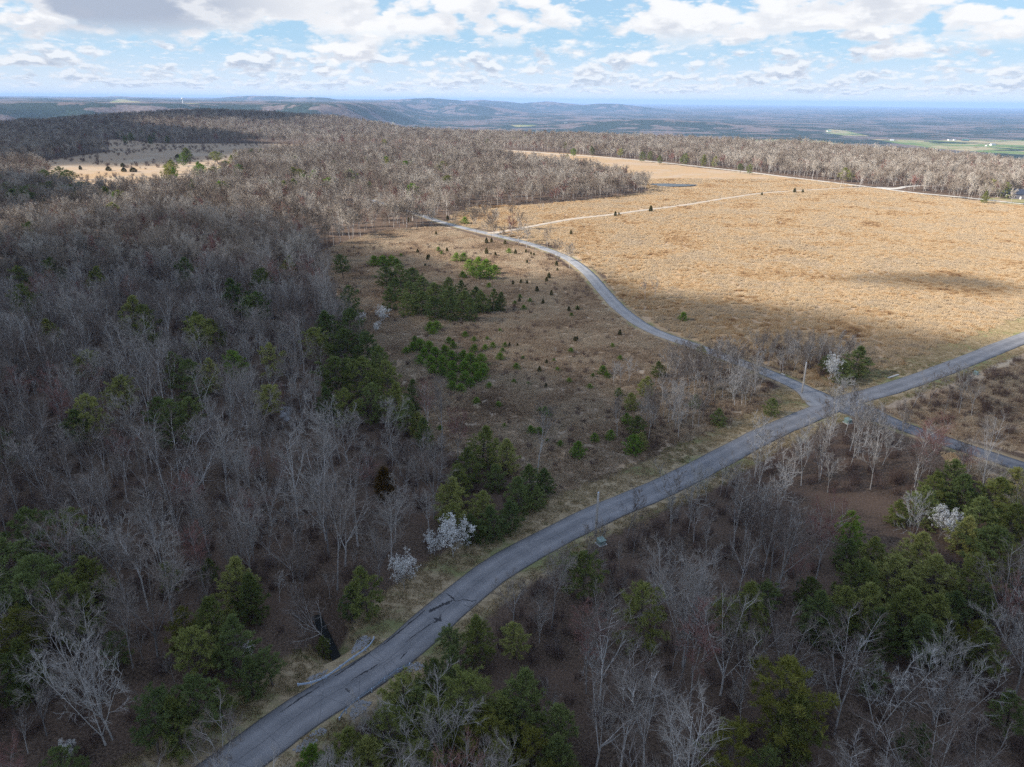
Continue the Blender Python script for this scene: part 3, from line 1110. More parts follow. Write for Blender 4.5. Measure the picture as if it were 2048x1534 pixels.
def cedar_tree(seed, H=3., R=.8):
    rnd = random.Random(seed)
    wood, fine = MB(), MB()
    tr = limb(rnd, Vector((0, 0, -.2)), Vector((0, 0, 1)), H, 4, .02, .02)
    wood.chain(tr, [.06 * (1 - .8 * i / 4) for i in range(5)], 5)
    for k in range(620):
        v = rnd.random()
        r = R * (math.sin(math.pi * min(1, (v * .82 + .18))) ** .7) * (1.05 - .55 * v) * rnd.uniform(.45, 1.1)
        w = rnd.uniform(0, 6.28)
        p = Vector((math.cos(w) * r, math.sin(w) * r, H * (.04 + .94 * v)))
        tuft(fine, rnd, p, Vector((math.cos(w) * .5, math.sin(w) * .5, 1)).normalized(), .30, 4, .045, 45)
    return wood, fine


def blossom_tree(seed, H=7., R=2.4):
    wood, tw = bare_tree(seed, H, .18, 7, 34, .03, (8, 5, 2), .8, 0, .22)
    rnd = random.Random(seed)
    fl = MB()
    tips = [tw.v[f[2]] for f in tw.f if len(f) == 3][::2]
    rnd.shuffle(tips)
    for p in tips[:1500]:
        for _ in range(5):
            q = p + Vector((rnd.gauss(0, .14), rnd.gauss(0, .14), rnd.gauss(0, .14)))
            n = Vector((rnd.gauss(0, 1), rnd.gauss(0, 1), rnd.gauss(0, 1))).normalized()
            a, b = perp(n)
            s_ = rnd.uniform(.06, .12)
            fl.quad(q - a * s_, q - b * s_, q + a * s_, q + b * s_)
    return wood, tw, fl


def brush_clump(seed, H=2.2, R=1.3, n=46):
    rnd = random.Random(seed)
    mb = MB()
    for k in range(n):
        w, q = rnd.uniform(0, 6.28), R * math.sqrt(rnd.random()) * .6
        p = Vector((math.cos(w) * q, math.sin(w) * q, -.1))
        d = Vector((math.cos(w) * .45 * rnd.random(), math.sin(w) * .45 * rnd.random(), 1)).normalized()
        b = limb(rnd, p, d, H * rnd.uniform(.5, 1.1), 3, .22, .05)
        mb.chain(b, [.022, .017, .012, .005], 3)
        for j in range(7):
            p2, d2 = along(b, rnd.uniform(.3, 1))
            e = p2 + swing(d2, rnd.uniform(.3, 1.1), rnd.uniform(0, 6.28)) * rnd.uniform(.25, .7)
            a, bb = perp((e - p2).normalized())
            mb.tri(p2 + a * .014, p2 - a * .014, e)
            mb.tri(p2 + bb * .014, p2 - bb * .014, e)
    return mb


def grass_patch(seed, S_=3., n=150, H=.8, w=.05, lean=(.35, .12)):
    rnd = random.Random(seed)
    mb = MB()
    for k in range(n):
        cx, cy = rnd.uniform(-S_, S_) * .5, rnd.uniform(-S_, S_) * .5
        hh_ = H * rnd.uniform(.5, 1.2)
        for q in range(5):
            x0, y0 = cx + rnd.gauss(0, .06), cy + rnd.gauss(0, .06)
            dx, dy = lean[0] * rnd.uniform(.2, 1.6) + rnd.gauss(0, .18), lean[1] + rnd.gauss(0, .22)
            a = rnd.uniform(0, 3.14)
            sx_, sy_ = math.cos(a) * w, math.sin(a) * w
            mb.tri(Vector((x0 - sx_, y0 - sy_, -.05)), Vector((x0 + sx_, y0 + sy_, -.05)), Vector((x0 + dx * hh_, y0 + dy * hh_, hh_ * rnd.uniform(.8, 1))))
    return mb


def merge(*parts):
    mb = MB()
    for k, p in enumerate(parts):
        b = len(mb.v)
        mb.v += p.v
        for f in p.f:
            mb.face(tuple(q + b for q in f), k)
    return mb


M['palebark'] = objmat('pale_bark', [(.34, .32, .295), (.50, .475, .445), (.62, .60, .56)], 1.5)
M['suntwig'] = objmat('sunlit_twigs', [(.25, .20, .16), (.38, .325, .27), (.52, .47, .41)], .6, rnd=.8)  # lighter copy of the twig colour, sunlight painted in for the distant woods
M['paletwig'] = objmat('pale_twigs', [(.34, .31, .28), (.46, .43, .40), (.54, .51, .48)], 1.)
BARE = []        # (trunk mesh, crown mesh, height)
bare_src = []
specs = [(15, .34, 4, 30, 1.0), (16, .42, 4, 22, .9), (14, .28, 5, 36, 1.1), (17, .40, 3, 20, .9), (15.5, .22, 5, 28, 1.05), (13, .36, 4, 26, .85),
         (16, .50, 4, 32, 1.0), (14.5, .30, 4, 42, 1.15), (12, .25, 4, 22, .8), (15, .46, 5, 38, 1.0)]
for k, (H, fk, ld, spd, th) in enumerate(specs):
    w, f = bare_tree(100 + k, H, fk, ld, spd, .07, (9, 6, 6), th)
    bare_src.append((w, f))
    BARE.append((w.mesh('trunk', M['bark'], True), f.mesh('crown', M['twig'] if k != 5 else M['redtwig']), H))
SAP = []
for k in range(4):
    w, f = bare_tree(160 + k, 8.5, .3, 3, 22, .12, (7, 5, 5), .9)
    SAP.append((w.mesh('trunk', M['palebark'] if k % 2 else M['bark'], True), f.mesh('crown', M['paletwig'] if k == 1 else M['twig']), 8.5))
    bare_src.append((w, f))
PINE = []
pine_src = []
for k, (H, R, bt, trd, nw) in enumerate([(10, 3.0, .30, .7, 11), (11, 2.7, .36, .9, 12), (9, 3.2, .20, .6, 10), (10, 2.5, .22, .3, 12), (8.5, 3.0, .16, .8, 9), (8, 2.7, .03, .25, 13), (7.5, 2.9, .02, .4, 12), (9, 2.6, .05, .2, 14)]):
    w, f = pine_tree(200 + k, H, R, bt, trd, nw)
    PINE.append((w, f, H, R))


def mesh_set(src, barkm, leafm, n2='crown'):
    return [(w.mesh('trunk', barkm, True), f.mesh(n2, leafm)) + tuple(r) for w, f, *r in src]


PINES = {k: mesh_set(PINE, M['pinebark'], M[mm]) for k, mm in (('p', 'pine'), ('d', 'darkpine'), ('b', 'brightpine'), ('y', 'yellowpine'))}
YOUNG = mesh_set([young_pine(300 + k) + (2.7, 1.15) for k in range(4)], M['pinebark'], M['brightpine'])
CEDAR = mesh_set([cedar_tree(320 + k) + (3.0, .8) for k in range(3)], M['pinebark'], M['cedar'])
BCEDAR = mesh_set([cedar_tree(330 + k) + (3.0, .8) for k in range(2)], M['pinebark'], M['browncedar'])


def scatter(name, protos, pts, idx, rot, scl, label=None, cat=None):
    """one uncountable mass: instances of the prototypes on a point mesh"""
    c = bpy.data.collections.new(name + '_kinds')
    for k, me_ in enumerate(protos):
        o = bpy.data.objects.new('%s_kind_%02d' % (name, k), me_)
        c.objects.link(o)
    me = bpy.data.meshes.new(name)
    me.vertices.add(len(pts))
    me.vertices.foreach_set('co', np.asarray(pts, np.float32).ravel())
    a = me.attributes.new('idx', 'INT', 'POINT')
    a.data.foreach_set('value', np.asarray(idx, np.int32))
    a = me.attributes.new('rot', 'FLOAT_VECTOR', 'POINT')
    a.data.foreach_set('vector', np.asarray(rot, np.float32).ravel())
    a = me.attributes.new('scl', 'FLOAT_VECTOR', 'POINT')
    a.data.foreach_set('vector', np.asarray(scl, np.float32).ravel())
    o = link(name, me, kind='stuff', label=label, cat=cat)
    ng = bpy.data.node_groups.new(name, 'GeometryNodeTree')
    ng.interface.new_socket('Geometry', in_out='INPUT', socket_type='NodeSocketGeometry')
    ng.interface.new_socket('Geometry', in_out='OUTPUT', socket_type='NodeSocketGeometry')
    N, Lk = ng.nodes, ng.links
    gi, go = N.new('NodeGroupInput'), N.new('NodeGroupOutput')
    ci = N.new('GeometryNodeCollectionInfo')
    ci.inputs['Collection'].default_value = c
    ci.inputs['Separate Children'].default_value = True
    ci.inputs['Reset Children'].default_value = True
    ip = N.new('GeometryNodeInstanceOnPoints')
    ip.inputs['Pick Instance'].default_value = True

    def att(nm, typ):
        q = N.new('GeometryNodeInputNamedAttribute')
        q.data_type = typ
        q.inputs[0].default_value = nm
        return q.outputs[0]
    Lk.new(gi.outputs[0], ip.inputs['Points'])
    Lk.new(ci.outputs[0], ip.inputs['Instance'])
    Lk.new(att('idx', 'INT'), ip.inputs['Instance Index'])
    Lk.new(att('rot', 'FLOAT_VECTOR'), ip.inputs['Rotation'])
    Lk.new(att('scl', 'FLOAT_VECTOR'), ip.inputs['Scale'])
    Lk.new(ip.outputs[0], go.inputs[0])
    md = o.modifiers.new('scatter', 'NODES')
    md.node_group = ng
    return o


def project(x, y, z):
    """pixel of a point (numpy) in the 2048 x 1534 frame, and its distance"""
    Fv, Rv, Uv = np.array(_F), np.array(_Ri), np.array(_Ui)
    d = np.stack([x, y, z - CAMH], -1)
    w = d @ Fv
    return 1024 + FPX * (d @ Rv) / w, 767 - FPX * (d @ Uv) / w, w


# ---- where trees may stand
COPSE1 = gp([(1335, 800), (1330, 735), (1400, 722), (1530, 772), (1570, 815), (1430, 862), (1330, 890), (1225, 905), (1215, 880), (1280, 850)])
COPSE2 = gp([(1480, 705), (1560, 695), (1680, 700), (1745, 735), (1640, 770), (1560, 748)])
COPSE3 = gp([(1770, 815), (1900, 800), (1960, 830), (1870, 858), (1810, 842)])
BROOM = gp([(1600, 1000), (1780, 980), (1830, 1060), (1700, 1130), (1590, 1130)])


def free(x, y, road_clear=7.5, verge=True):
    ok = ~(inpoly(x, y, FIELD) | inpoly(x, y, FIELD2) | inpoly(x, y, FARFIELD) | inpoly(x, y, LOWER_GRASS) | inpoly(x, y, LAWN) | inpoly(x, y, BROOM))
    cl_ = (inpoly(x, y, CLEARING) | inpoly(x, y, RSCRUB)) & ~(inpoly(x, y, COPSE1) | inpoly(x, y, COPSE3))
    ok = (ok | inpoly(x, y, COPSE2)) & ~cl_
    rs = np.interp(y, MAINRAW[:, 1], MAINRAW[:, 0])
    dm = dist_poly(x, y, MAINRAW)
    ok &= dm > np.where(x > rs, np.where(y > 130, 8.0, np.where(y > 92, 8.5, 7.2)), np.where(y > 178, 17, 12.5))
    ok &= dist_poly(x, y, SIDE) > road_clear * np.where(y > 200, .8, 1)
    ok &= dist_poly(x, y, LOWR) > np.where(x + .2 * y > 118, 12, 8)
    ok &= dist_poly(x, y, GRAVEL) > 9
    ok &= dist_poly(x, y, DRIVE) > 9
    ok &= dist_poly(x, y, CREEK) > 1.1
    ok &= np.hypot((x - PONDC.x) / 28, (y - PONDC.y) / 20) > 1
    return ok


rg = np.random.default_rng(4)


def jgrid(x0, x1, y0, y1, s):
    a, b = np.meshgrid(np.arange(x0, x1, s), np.arange(y0, y1, s))
    a = a.ravel() + rg.uniform(-.48, .48, a.size) * s
    b = b.ravel() + rg.uniform(-.48, .48, b.size) * s
    return a, b


# ---- evergreens, blossom trees: placed by crown centre (pixel) and crown width (pixels)
PL = []          # (x, y) of every hand placed tree, to keep the woods off


def place_width(px, py, wpx, ratio, hmin, hmax):
    p = P(px, py, 4)
    H = 6.
    for _ in range(4):
        dist = math.sqrt(p.x ** 2 + p.y ** 2 + (CAMH - p.z) ** 2)
        D = wpx / FPX * dist
        H = min(hmax, max(hmin, D * ratio))
        p = P(px, py, .58 * H)
    return Vector((p.x, p.y, float(T(p.x, p.y)))), D, H


PINE_PX = {
 'left wood': [(265,632,60,'p'),(370,545,44,'d'),(190,560,38,'p'),(310,470,26,'p'),(345,838,66,'d'),(318,830,60,'d'),(375,826,58,'d'),(390,672,60,'p'),(430,665,40,'p'),(475,590,58,'d'),(515,565,46,'p'),(505,620,48,'d'),(235,790,58,'p'),(180,830,66,'p'),(155,850,54,'d'),(535,800,56,'p'),(0,890,44,'d'),(575,530,30,'p'),(685,530,34,'d')],
 'pine belt': [(655,655,70,'d'),(700,650,70,'d'),(640,690,60,'p'),(690,700,80,'p'),(735,700,70,'d'),(670,750,80,'p'),(715,760,80,'p'),(760,725,60,'d'),(775,760,64,'p'),(740,800,60,'d'),(790,800,60,'p'),(812,830,54,'d'),(830,785,46,'d'),(700,600,50,'d'),(850,862,46,'d'),(835,845,40,'p'),(690,810,60,'p'),(655,800,50,'d')],
 'bottom left': [(60,1070,84,'d'),(150,1062,76,'p'),(25,1130,110,'d'),(100,1160,100,'d'),(180,1155,76,'p'),(140,1215,92,'p'),(65,1200,100,'d'),(20,1285,90,'y'),(48,1330,76,'p'),(10,1370,80,'p'),(470,1165,84,'p'),(500,1190,70,'p'),(365,1250,62,'y'),(420,1240,88,'p'),(400,1292,86,'p'),(470,1290,86,'d'),(395,1415,88,'d'),(300,1440,90,'d'),(350,1440,80,'p'),(338,1148,44,'p'),(733,1182,80,'p'),(700,1205,50,'d'),(540,1330,56,'d'),(500,1350,60,'d'),(645,1290,32,'p'),(440,1395,60,'p'),(130,1530,60,'d'),(230,1290,50,'d'),(415,1138,40,'p')],
 'clump beside the road bend': [(900,992,80,'p'),(965,885,76,'p'),(940,925,66,'p'),(1012,908,64,'p'),(1062,955,64,'d'),(1092,958,50,'d'),(1040,985,70,'d'),(960,1010,66,'p'),(905,1030,60,'p'),(985,1038,66,'d'),(1020,1025,60,'d'),(920,955,60,'p'),(990,950,50,'d'),(945,1050,56,'p'),(1075,990,44,'d')],
 'lower right': [(1170,1142,92,'p'),(1285,1218,108,'p'),(1505,1215,86,'p'),(1455,1228,60,'p'),(1525,1190,60,'d'),(958,1268,76,'p'),(1030,1272,64,'p'),(905,1280,50,'d')],
 'bottom middle': [(800,1385,96,'p'),(870,1362,80,'p'),(945,1392,104,'p'),(1040,1400,110,'d'),(885,1450,110,'p'),(785,1460,96,'p'),(690,1505,90,'p'),(960,1490,110,'y'),(1065,1490,100,'y'),(1115,1440,80,'d'),(735,1525,90,'p'),(625,1525,70,'b'),(840,1530,100,'p'),(1000,1545,110,'p'),(820,1420,90,'d'),(990,1440,90,'p'),(910,1330,60,'d'),(1120,1510,90,'d')],
 'bottom right': [(1565,1388,150,'y'),(1590,1440,100,'p'),(1462,1500,100,'y'),(1530,1525,60,'d'),(1980,1300,64,'p'),(1950,1275,60,'y'),(2025,1420,60,'d'),(1745,1350,56,'d'),(1830,1480,56,'d')],
 'young pine grove': [(1905,952,64,'d'),(1868,975,60,'p'),(1850,1005,66,'d'),(1795,1018,44,'p'),(1930,985,66,'d'),(1985,985,80,'p'),(2030,965,60,'p'),(1960,1035,80,'d'),(2015,1040,80,'p'),(1930,1065,60,'p'),(1990,1090,90,'d'),(1705,1055,64,'b'),(1745,1100,64,'p'),(1690,1100,50,'d'),(1830,1100,80,'p'),(1875,1150,90,'p'),(1790,1150,90,'p'),(1720,1160,90,'p'),(1690,1210,80,'p'),(1640,1225,84,'d'),(1740,1215,90,'p'),(1810,1210,90,'p'),(1870,1225,80,'p'),(1950,1150,84,'p'),(2035,1120,64,'p'),(1905,1290,56,'y'),(1760,1260,80,'p'),(1840,1262,80,'d'),(1900,1210,64,'d'),(1620,1180,56,'p'),(1970,1200,60,'d'),(1660,1255,64,'p')],
 'roadside': [(1712,717,58,'d'),(1685,740,44,'d'),(1655,725,34,'d'),(1402,703,30,'p'),(1292,770,42,'p'),(1318,735,34,'p'),(1275,850,46,'p'),(1268,885,44,'b'),(1278,880,40,'p'),(1262,800,36,'p'),(1238,783,20,'b'),(1156,895,38,'b'),(1390,800,30,'d'),(1440,832,36,'d'),(1545,810,36,'d'),(1190,873,22,'b'),(1220,868,24,'b'),(1255,835,26,'b')],
 'dark ridge of pines in the clearing': [(772,548,48,'d'),(800,545,54,'d'),(825,552,54,'d'),(790,575,50,'d'),(820,580,58,'d'),(848,570,56,'d'),(815,605,46,'d'),(845,600,54,'d'),(872,583,54,'d'),(870,612,50,'d'),(898,593,52,'d'),(905,615,46,'d'),(925,600,50,'d'),(948,592,46,'d'),(940,615,40,'d'),(965,600,40,'d'),(985,596,34,'d'),(1000,600,28,'d'),(895,572,40,'d'),(920,578,36,'d'),(780,595,36,'d')],
 'far wood': [(465,322,20,'p'),(478,342,22,'b'),(398,342,28,'b'),(440,378,30,'b'),(383,372,20,'b'),(655,370,30,'b'),(610,360,18,'b'),(522,308,16,'p'),(825,328,14,'b'),(545,372,18,'b'),(740,372,14,'b'),(520,265,12,'p'),(560,262,14,'p'),(600,268,14,'p'),(640,270,14,'p'),(770,285,10,'p'),(950,288,14,'p'),(975,285,12,'p'),(1028,280,12,'p'),(1052,275,12,'p'),(1130,292,12,'p'),(1185,300,12,'p'),(1240,305,12,'p'),(1284,312,14,'d'),(1300,310,12,'p'),(1320,318,12,'d'),(1369,316,18,'d'),(1408,318,14,'p'),(1430,322,14,'p'),(1428,298,12,'p'),(1482,335,12,'d'),(1500,337,13,'d'),(1695,347,28,'p'),(1980,370,20,'p'),(1970,392,14,'p'),(2010,378,22,'p'),(1960,360,18,'p'),(1148,305,14,'b'),(1135,313,8,'d'),(1245,290,10,'p'),(15,380,40,'d'),(50,385,44,'d'),(90,378,40,'d'),(130,385,40,'d'),(170,378,36,'d'),(210,388,36,'p'),(30,395,44,'d'),(240,395,30,'p'),(150,398,36,'d'),(75,400,40,'d'),(0,360,30,'d'),(120,345,22,'d'),(95,352,24,'d'),(140,352,26,'d'),(225,400,24,'b'),(240,268,14,'d'),(262,272,14,'d'),(285,268,14,'d'),(310,272,14,'d'),(250,278,10,'d'),(300,278,10,'d'),(335,278,10,'d')],
}
WORD = {'p': 'green', 'd': 'dark green', 'b': 'bright green', 'y': 'yellow-green'}
LANDMARK = []     # things others may be described by


def add_tree(name, tm, cm, loc, rz, sc, label, cat, group, extra=None):
    o = link(name, None, loc=loc, rz=rz, sc=sc, label=label, cat=cat, group=group)
    link('trunk', tm, o)
    link('crown', cm, o)
    if extra:
        link('blossom', extra, o)
    return o


for _ in range(34):
    px_, py_ = RND.uniform(330, 900), RND.uniform(300, 385)
    PINE_PX['far wood'].append((px_, py_, RND.uniform(14, 24) * (1 + (py_ - 300) / 130), RND.choice('bpbyp')))
for _ in range(16):
    px_, py_ = RND.uniform(0, 600), RND.uniform(420, 760)
    PINE_PX['left wood'].append((px_, py_, RND.uniform(26, 40) * (1 + (py_ - 420) / 500), RND.choice('ppdb')))
npine = {}
allp = []
for area, lst in PINE_PX.items():
    for k, (px, py, w, kd) in enumerate(lst):
        ratio = 1.0 if area == 'roadside' else 1.15 if area in ('young pine grove', 'clump beside the road bend') else 1.45
        hn = 13. if (area == 'far wood' and w >= 16 and 250 < px < 1100) else 10. if area == 'left wood' else 1.6
        hm = 15 if hn > 2 else 13.5 if area not in ('young pine grove', 'dark ridge of pines in the clearing') else 9
        loc, D, H = place_width(px, py, w, ratio, hn, hm)
        if area == 'far wood' and 330 < px < 900 and bool(inpoly(np.array([loc.x]), np.array([loc.y]), FIELD2)[0] | inpoly(np.array([loc.x]), np.array([loc.y]), CLEARING)[0]):
            continue
        PL.append((loc.x, loc.y, D * .42))
        allp.append((area, px, py, w, kd, loc, D, H))


def describe(items, phr, noun, group_for):
    """a label that singles out each: shade, size rank and order within its area, counted from a named neighbour"""
    pass


ORD = ['', 'second', 'third', 'fourth', 'fifth', 'sixth', 'seventh', 'eighth', 'ninth', 'tenth', 'eleventh', 'twelfth', 'thirteenth', 'fourteenth', 'fifteenth', 'sixteenth', 'seventeenth', 'eighteenth', 'nineteenth', 'twentieth']
ORD += ['twenty-' + q for q in ('first second third fourth fifth sixth seventh eighth ninth').split()] + ['thirtieth'] + ['thirty-' + q for q in ('first second third fourth fifth sixth seventh eighth ninth').split()]


def ordinal_labels(items, tmpl):
    """items: list of (key, px); returns labels that count each look-alike from the left"""
    out = {}
    by = {}
    for i, (key, px) in enumerate(items):
        by.setdefault(key, []).append((px, i))
    for key, l in by.items():
        l.sort()
        for r, (_, i) in enumerate(l):
            if len(l) == 1:
                pos = 'the only'
            elif r == 0:
                pos = 'leftmost'
            elif r == len(l) - 1:
                pos = 'rightmost'
            elif r < len(ORD):
                pos = ORD[r] + ' from left'
            else:
                pos = 'number %d from left' % (r + 1)
            out[i] = tmpl(key, pos, len(l))
    return out


WHERE = {'left wood': 'in the bare wood left of the clearing', 'pine belt': 'on the left rim of the clearing',
         'bottom left': 'in the dark wood left of the guardrails', 'clump beside the road bend': 'in the clump between clearing and main road',
         'lower right': 'below the near wooden pole', 'bottom middle': 'in the thick evergreens below the guardrails',
         'bottom right': 'among bare trees at the lower right', 'young pine grove': 'in the grove below the lower road',
         'roadside': 'beside the crossroads or side road', 'dark ridge of pines in the clearing': 'in the dark ridge crossing the clearing'}


def where(a):
    if a[0] != 'far wood':
        return WHERE[a[0]]
    if a[1] < 245 and 340 < a[2] < 410:
        return 'in the dark belt at the left edge'
    if a[1] < 345 and a[2] < 300:
        return 'behind the far left field'
    if a[1] > 1115:
        return 'along the far white road'
    return 'in the sunlit middle distance' if a[2] > 300 else 'in the far line of woods'


lab = ordinal_labels([((where(a), a[4]), a[1] + a[2] * .001) for a in allp],
                     lambda key, pos, n: ('%s pine tree %s, %s' % (WORD[key[1]], key[0], pos if n > 1 else 'the only one')))
for k, (area, px, py, w, kd, loc, D, H) in enumerate(allp):
    q = RND.randrange(5)
    if area in ('dark ridge of pines in the clearing', 'young pine grove', 'roadside', 'clump beside the road bend') or (area != 'left wood' and RND.random() < .4):
        q = RND.choice([5, 6, 7])
    if w > 120:
        q = 2
    tm, cm, H0, R0 = PINES[kd][q]
    sxy = D / (2 * R0) * 1.0
    add_tree('pine_tree', tm, cm, loc, RND.uniform(0, 6.28), (sxy, sxy, H / H0), lab[k], 'pine tree', 'pine trees of the ' + ('distant woods' if area == 'far wood' else area.replace('dark ridge of pines in the clearing', 'dark ridge in the clearing')))

# blossom trees
BL = [blossom_tree(400 + k, 7, 2.2) for k in range(3)]
BLM = [(a.mesh('trunk', M['bark'], True), b.mesh('crown', M['twig']), c.mesh('blossom', M['blossom'])) for a, b, c in BL]
for px, py, w, r, lb in ((905, 1075, 58, 1.35, 'largest white blossom tree, at the wood edge above the main road'), (868, 1088, 30, 1.6, 'thin white blossom tree just left of the largest one'),
                         (806, 1140, 44, 1.75, 'white blossom tree standing alone nearest the cracked stretch of road'), (763, 628, 24, 1.3, 'white blossom tree at the left rim of the clearing below the dark pines'),
                         (720, 636, 18, 1.2, 'faint white blossom tree half hidden among evergreens left of the clearing'), (752, 655, 15, 1.5, 'smallest white blossom tree at the left rim of the clearing'),
                         (1663, 735, 26, 1.9, 'thin white blossom tree beside the dark pine behind the crossroads'), (1886, 1045, 36, 1.6, 'white blossom tree among the evergreens of the right grove'),
                         (498, 1300, 24, 1.5, 'sparse white blossom tree in the shaded wood left of the guardrail'), (139, 1500, 22, 1.7, 'small white blossom tree in the bottom left corner'),
                         (285, 270, 7, 2., 'tiny pale blossom tree against the dark far wood on the left')):
    loc, D, H = place_width(px, py, w, r, 3, 9)
    PL.append((loc.x, loc.y, D * .5))
    a, b, c = BLM[RND.randrange(3)]
    s_ = D / 4.6
    add_tree('blossom_tree', a, b, loc, RND.uniform(0, 6), (s_, s_, H / 7), lb, 'blossom tree', 'white blossom trees', c)
loc, D, H = place_width(768, 962, 52, 1.3, 4, 9)
PL.append((loc.x, loc.y, 3))
add_tree('cedar_tree', BCEDAR[0][0], BCEDAR[0][1], loc, 1, (D / 1.9, D / 1.9, H / 3), 'rust-coloured cedar tree among bare trees near the road', 'cedar tree', None)

# small growth in the clearing and along the roads: young pines (bright) and cedars (dark)
YP = [(765,521,26),(748,521,24),(783,521,24),(795,523,16),(912,514,20),(926,513,20),(938,528,24),(955,524,24),(972,528,24),(960,545,28),(978,545,28),(990,538,22),(944,541,22),(860,652,22),(874,650,22),(866,661,18),
      (825,692,22),(840,688,26),(858,692,26),(846,706,24),(872,706,28),(890,700,24),(862,722,28),(884,722,28),(905,712,26),(925,710,24),(942,716,28),(962,718,28),(905,732,28),(928,732,28),(950,735,28),(968,735,22),(885,742,24),(905,752,26),(930,752,26),(955,752,26),(965,745,24),(905,770,22),(922,775,22),(940,765,22),(830,678,16),(812,700,16),(840,720,20),(866,738,20),(898,680,16),(906,690,18),(948,696,20),(985,690,14),(1000,712,18),(1005,700,12),(930,668,14),(948,678,12),(975,677,10),(1009,689,12),(970,694,14),(1033,732,16),(1046,715,10),(978,770,14),(1090,820,18),(1098,827,16),(1080,820,12),(1115,738,10),(1138,760,12),(1180,772,12),(1185,750,10),(1108,720,8),(953,800,16),(997,808,14),(1063,858,18),(1078,860,18),(1095,880,8),(1142,700,12),(1205,740,22),(1215,750,14),(1240,715,12),(1225,690,10),(1028,762,10),(877,498,10),(1018,501,12),(883,505,8),(925,548,14),(930,552,10),(978,570,12),(802,510,8),(1040,592,10),(1060,600,10),(1048,615,12),(1030,605,10),(1143,629,9),(1155,615,9),(930,440,16),(1366,632,20),(1120,886,14),(1000,660,9),(1056,766,8),(880,855,12),(1008,850,10)]
CP = [(973,478,10),(983,478,8),(1010,482,9),(872,464,7),(835,500,8),(894,497,8),(855,512,9),(858,510,7),(973,499,11),(991,506,7),(1031,501,9),(1052,500,7),(1062,505,6),(1068,507,6),(958,515,7),(1113,524,10),(1054,521,7),(1098,548,11),(1093,556,9),(1074,575,11),(1026,563,8),(1042,560,8),(1054,562,8),(1103,583,10),(1086,600,9),(1138,615,10),(1155,614,8),(1039,597,9),(1115,537,7),(1240,662,11),(1150,675,10),(1154,674,8),(1019,687,8),(1035,688,7),(1093,721,9),(1079,735,12),(1092,768,9),(1231,425,9),(1238,426,6),(1302,414,11),(1590,378,8),(1606,380,6),(1524,386,6),(216,335,14),(247,337,13),(266,337,18),(245,328,12),(160,333,8),(355,310,14),(1142,462,8),(895,432,8),(818,436,8),(906,680,8),(850,528,6)]
if True:
    def small(lst, prots, name, cat, ratio, hmax, sort_fn, grp):
        its = []
        for k, (px, py, w) in enumerate(lst):
            loc, D, H = place_width(px, py, w, ratio, .8, hmax)
            PL.append((loc.x, loc.y, D * .4))
            its.append((px, py, loc, D, H))
        keys = [(sort_fn(a[0], a[1]), a[0] + .001 * a[1]) for a in its]
        lb = ordinal_labels(keys, lambda key, pos, n: '%s %s, %s' % (cat, key, pos if n > 1 else 'standing alone'))
        for k, (px, py, loc, D, H) in enumerate(its):
            tm, cm, H0, R0 = RND.choice(prots)
            s_ = D / (2 * R0) * (.7 if name == 'cedar_bush' else 1.5)
            add_tree(name, tm, cm, loc, RND.uniform(0, 6), (s_, s_, H / H0 * (.75 if name == 'cedar_bush' else 1.1)), lb[k], cat.replace('small ', '').replace('bright ', ''), grp)

    def ypw(x, y):
        if x > 1300:
            return 'bush in the dry field by the side road'
        if y < 450:
            return 'by the road fork at the wood edge'
        if y < 560:
            return 'around the bright patches above the ridge'
        if 805 < x < 975 and 672 < y < 785:
            return 'at the top of the big bright thicket' if y < 701 else 'in the middle of the big bright thicket' if y < 734 else 'at the foot of the big bright thicket'
        if y < 665:
            return 'just below the dark ridge of pines'
        if y < 785:
            return 'scattered right of the bright thicket'
        return 'scattered in the lower part of the clearing'

    def cpw(x, y):
        if y < 345:
            return 'beside the pale lane in the far left field'
        if x > 1180 and y < 470:
            return 'beside the gravel track in the dry field'
        if y < 480:
            return 'near the road fork'
        if y < 530:
            return 'in the sunny upper end of the clearing'
        if y < 640:
            return 'right of the dark ridge in the clearing'
        return 'in the shaded lower clearing'
    small(YP, YOUNG, 'young_pine', 'bright young pine', .85, 5.5, ypw, 'young pines seeding into the clearing')
    small(CP, CEDAR, 'cedar_bush', 'small dark cedar', 1.5, 6, cpw, 'dark cedars dotted over the grass')

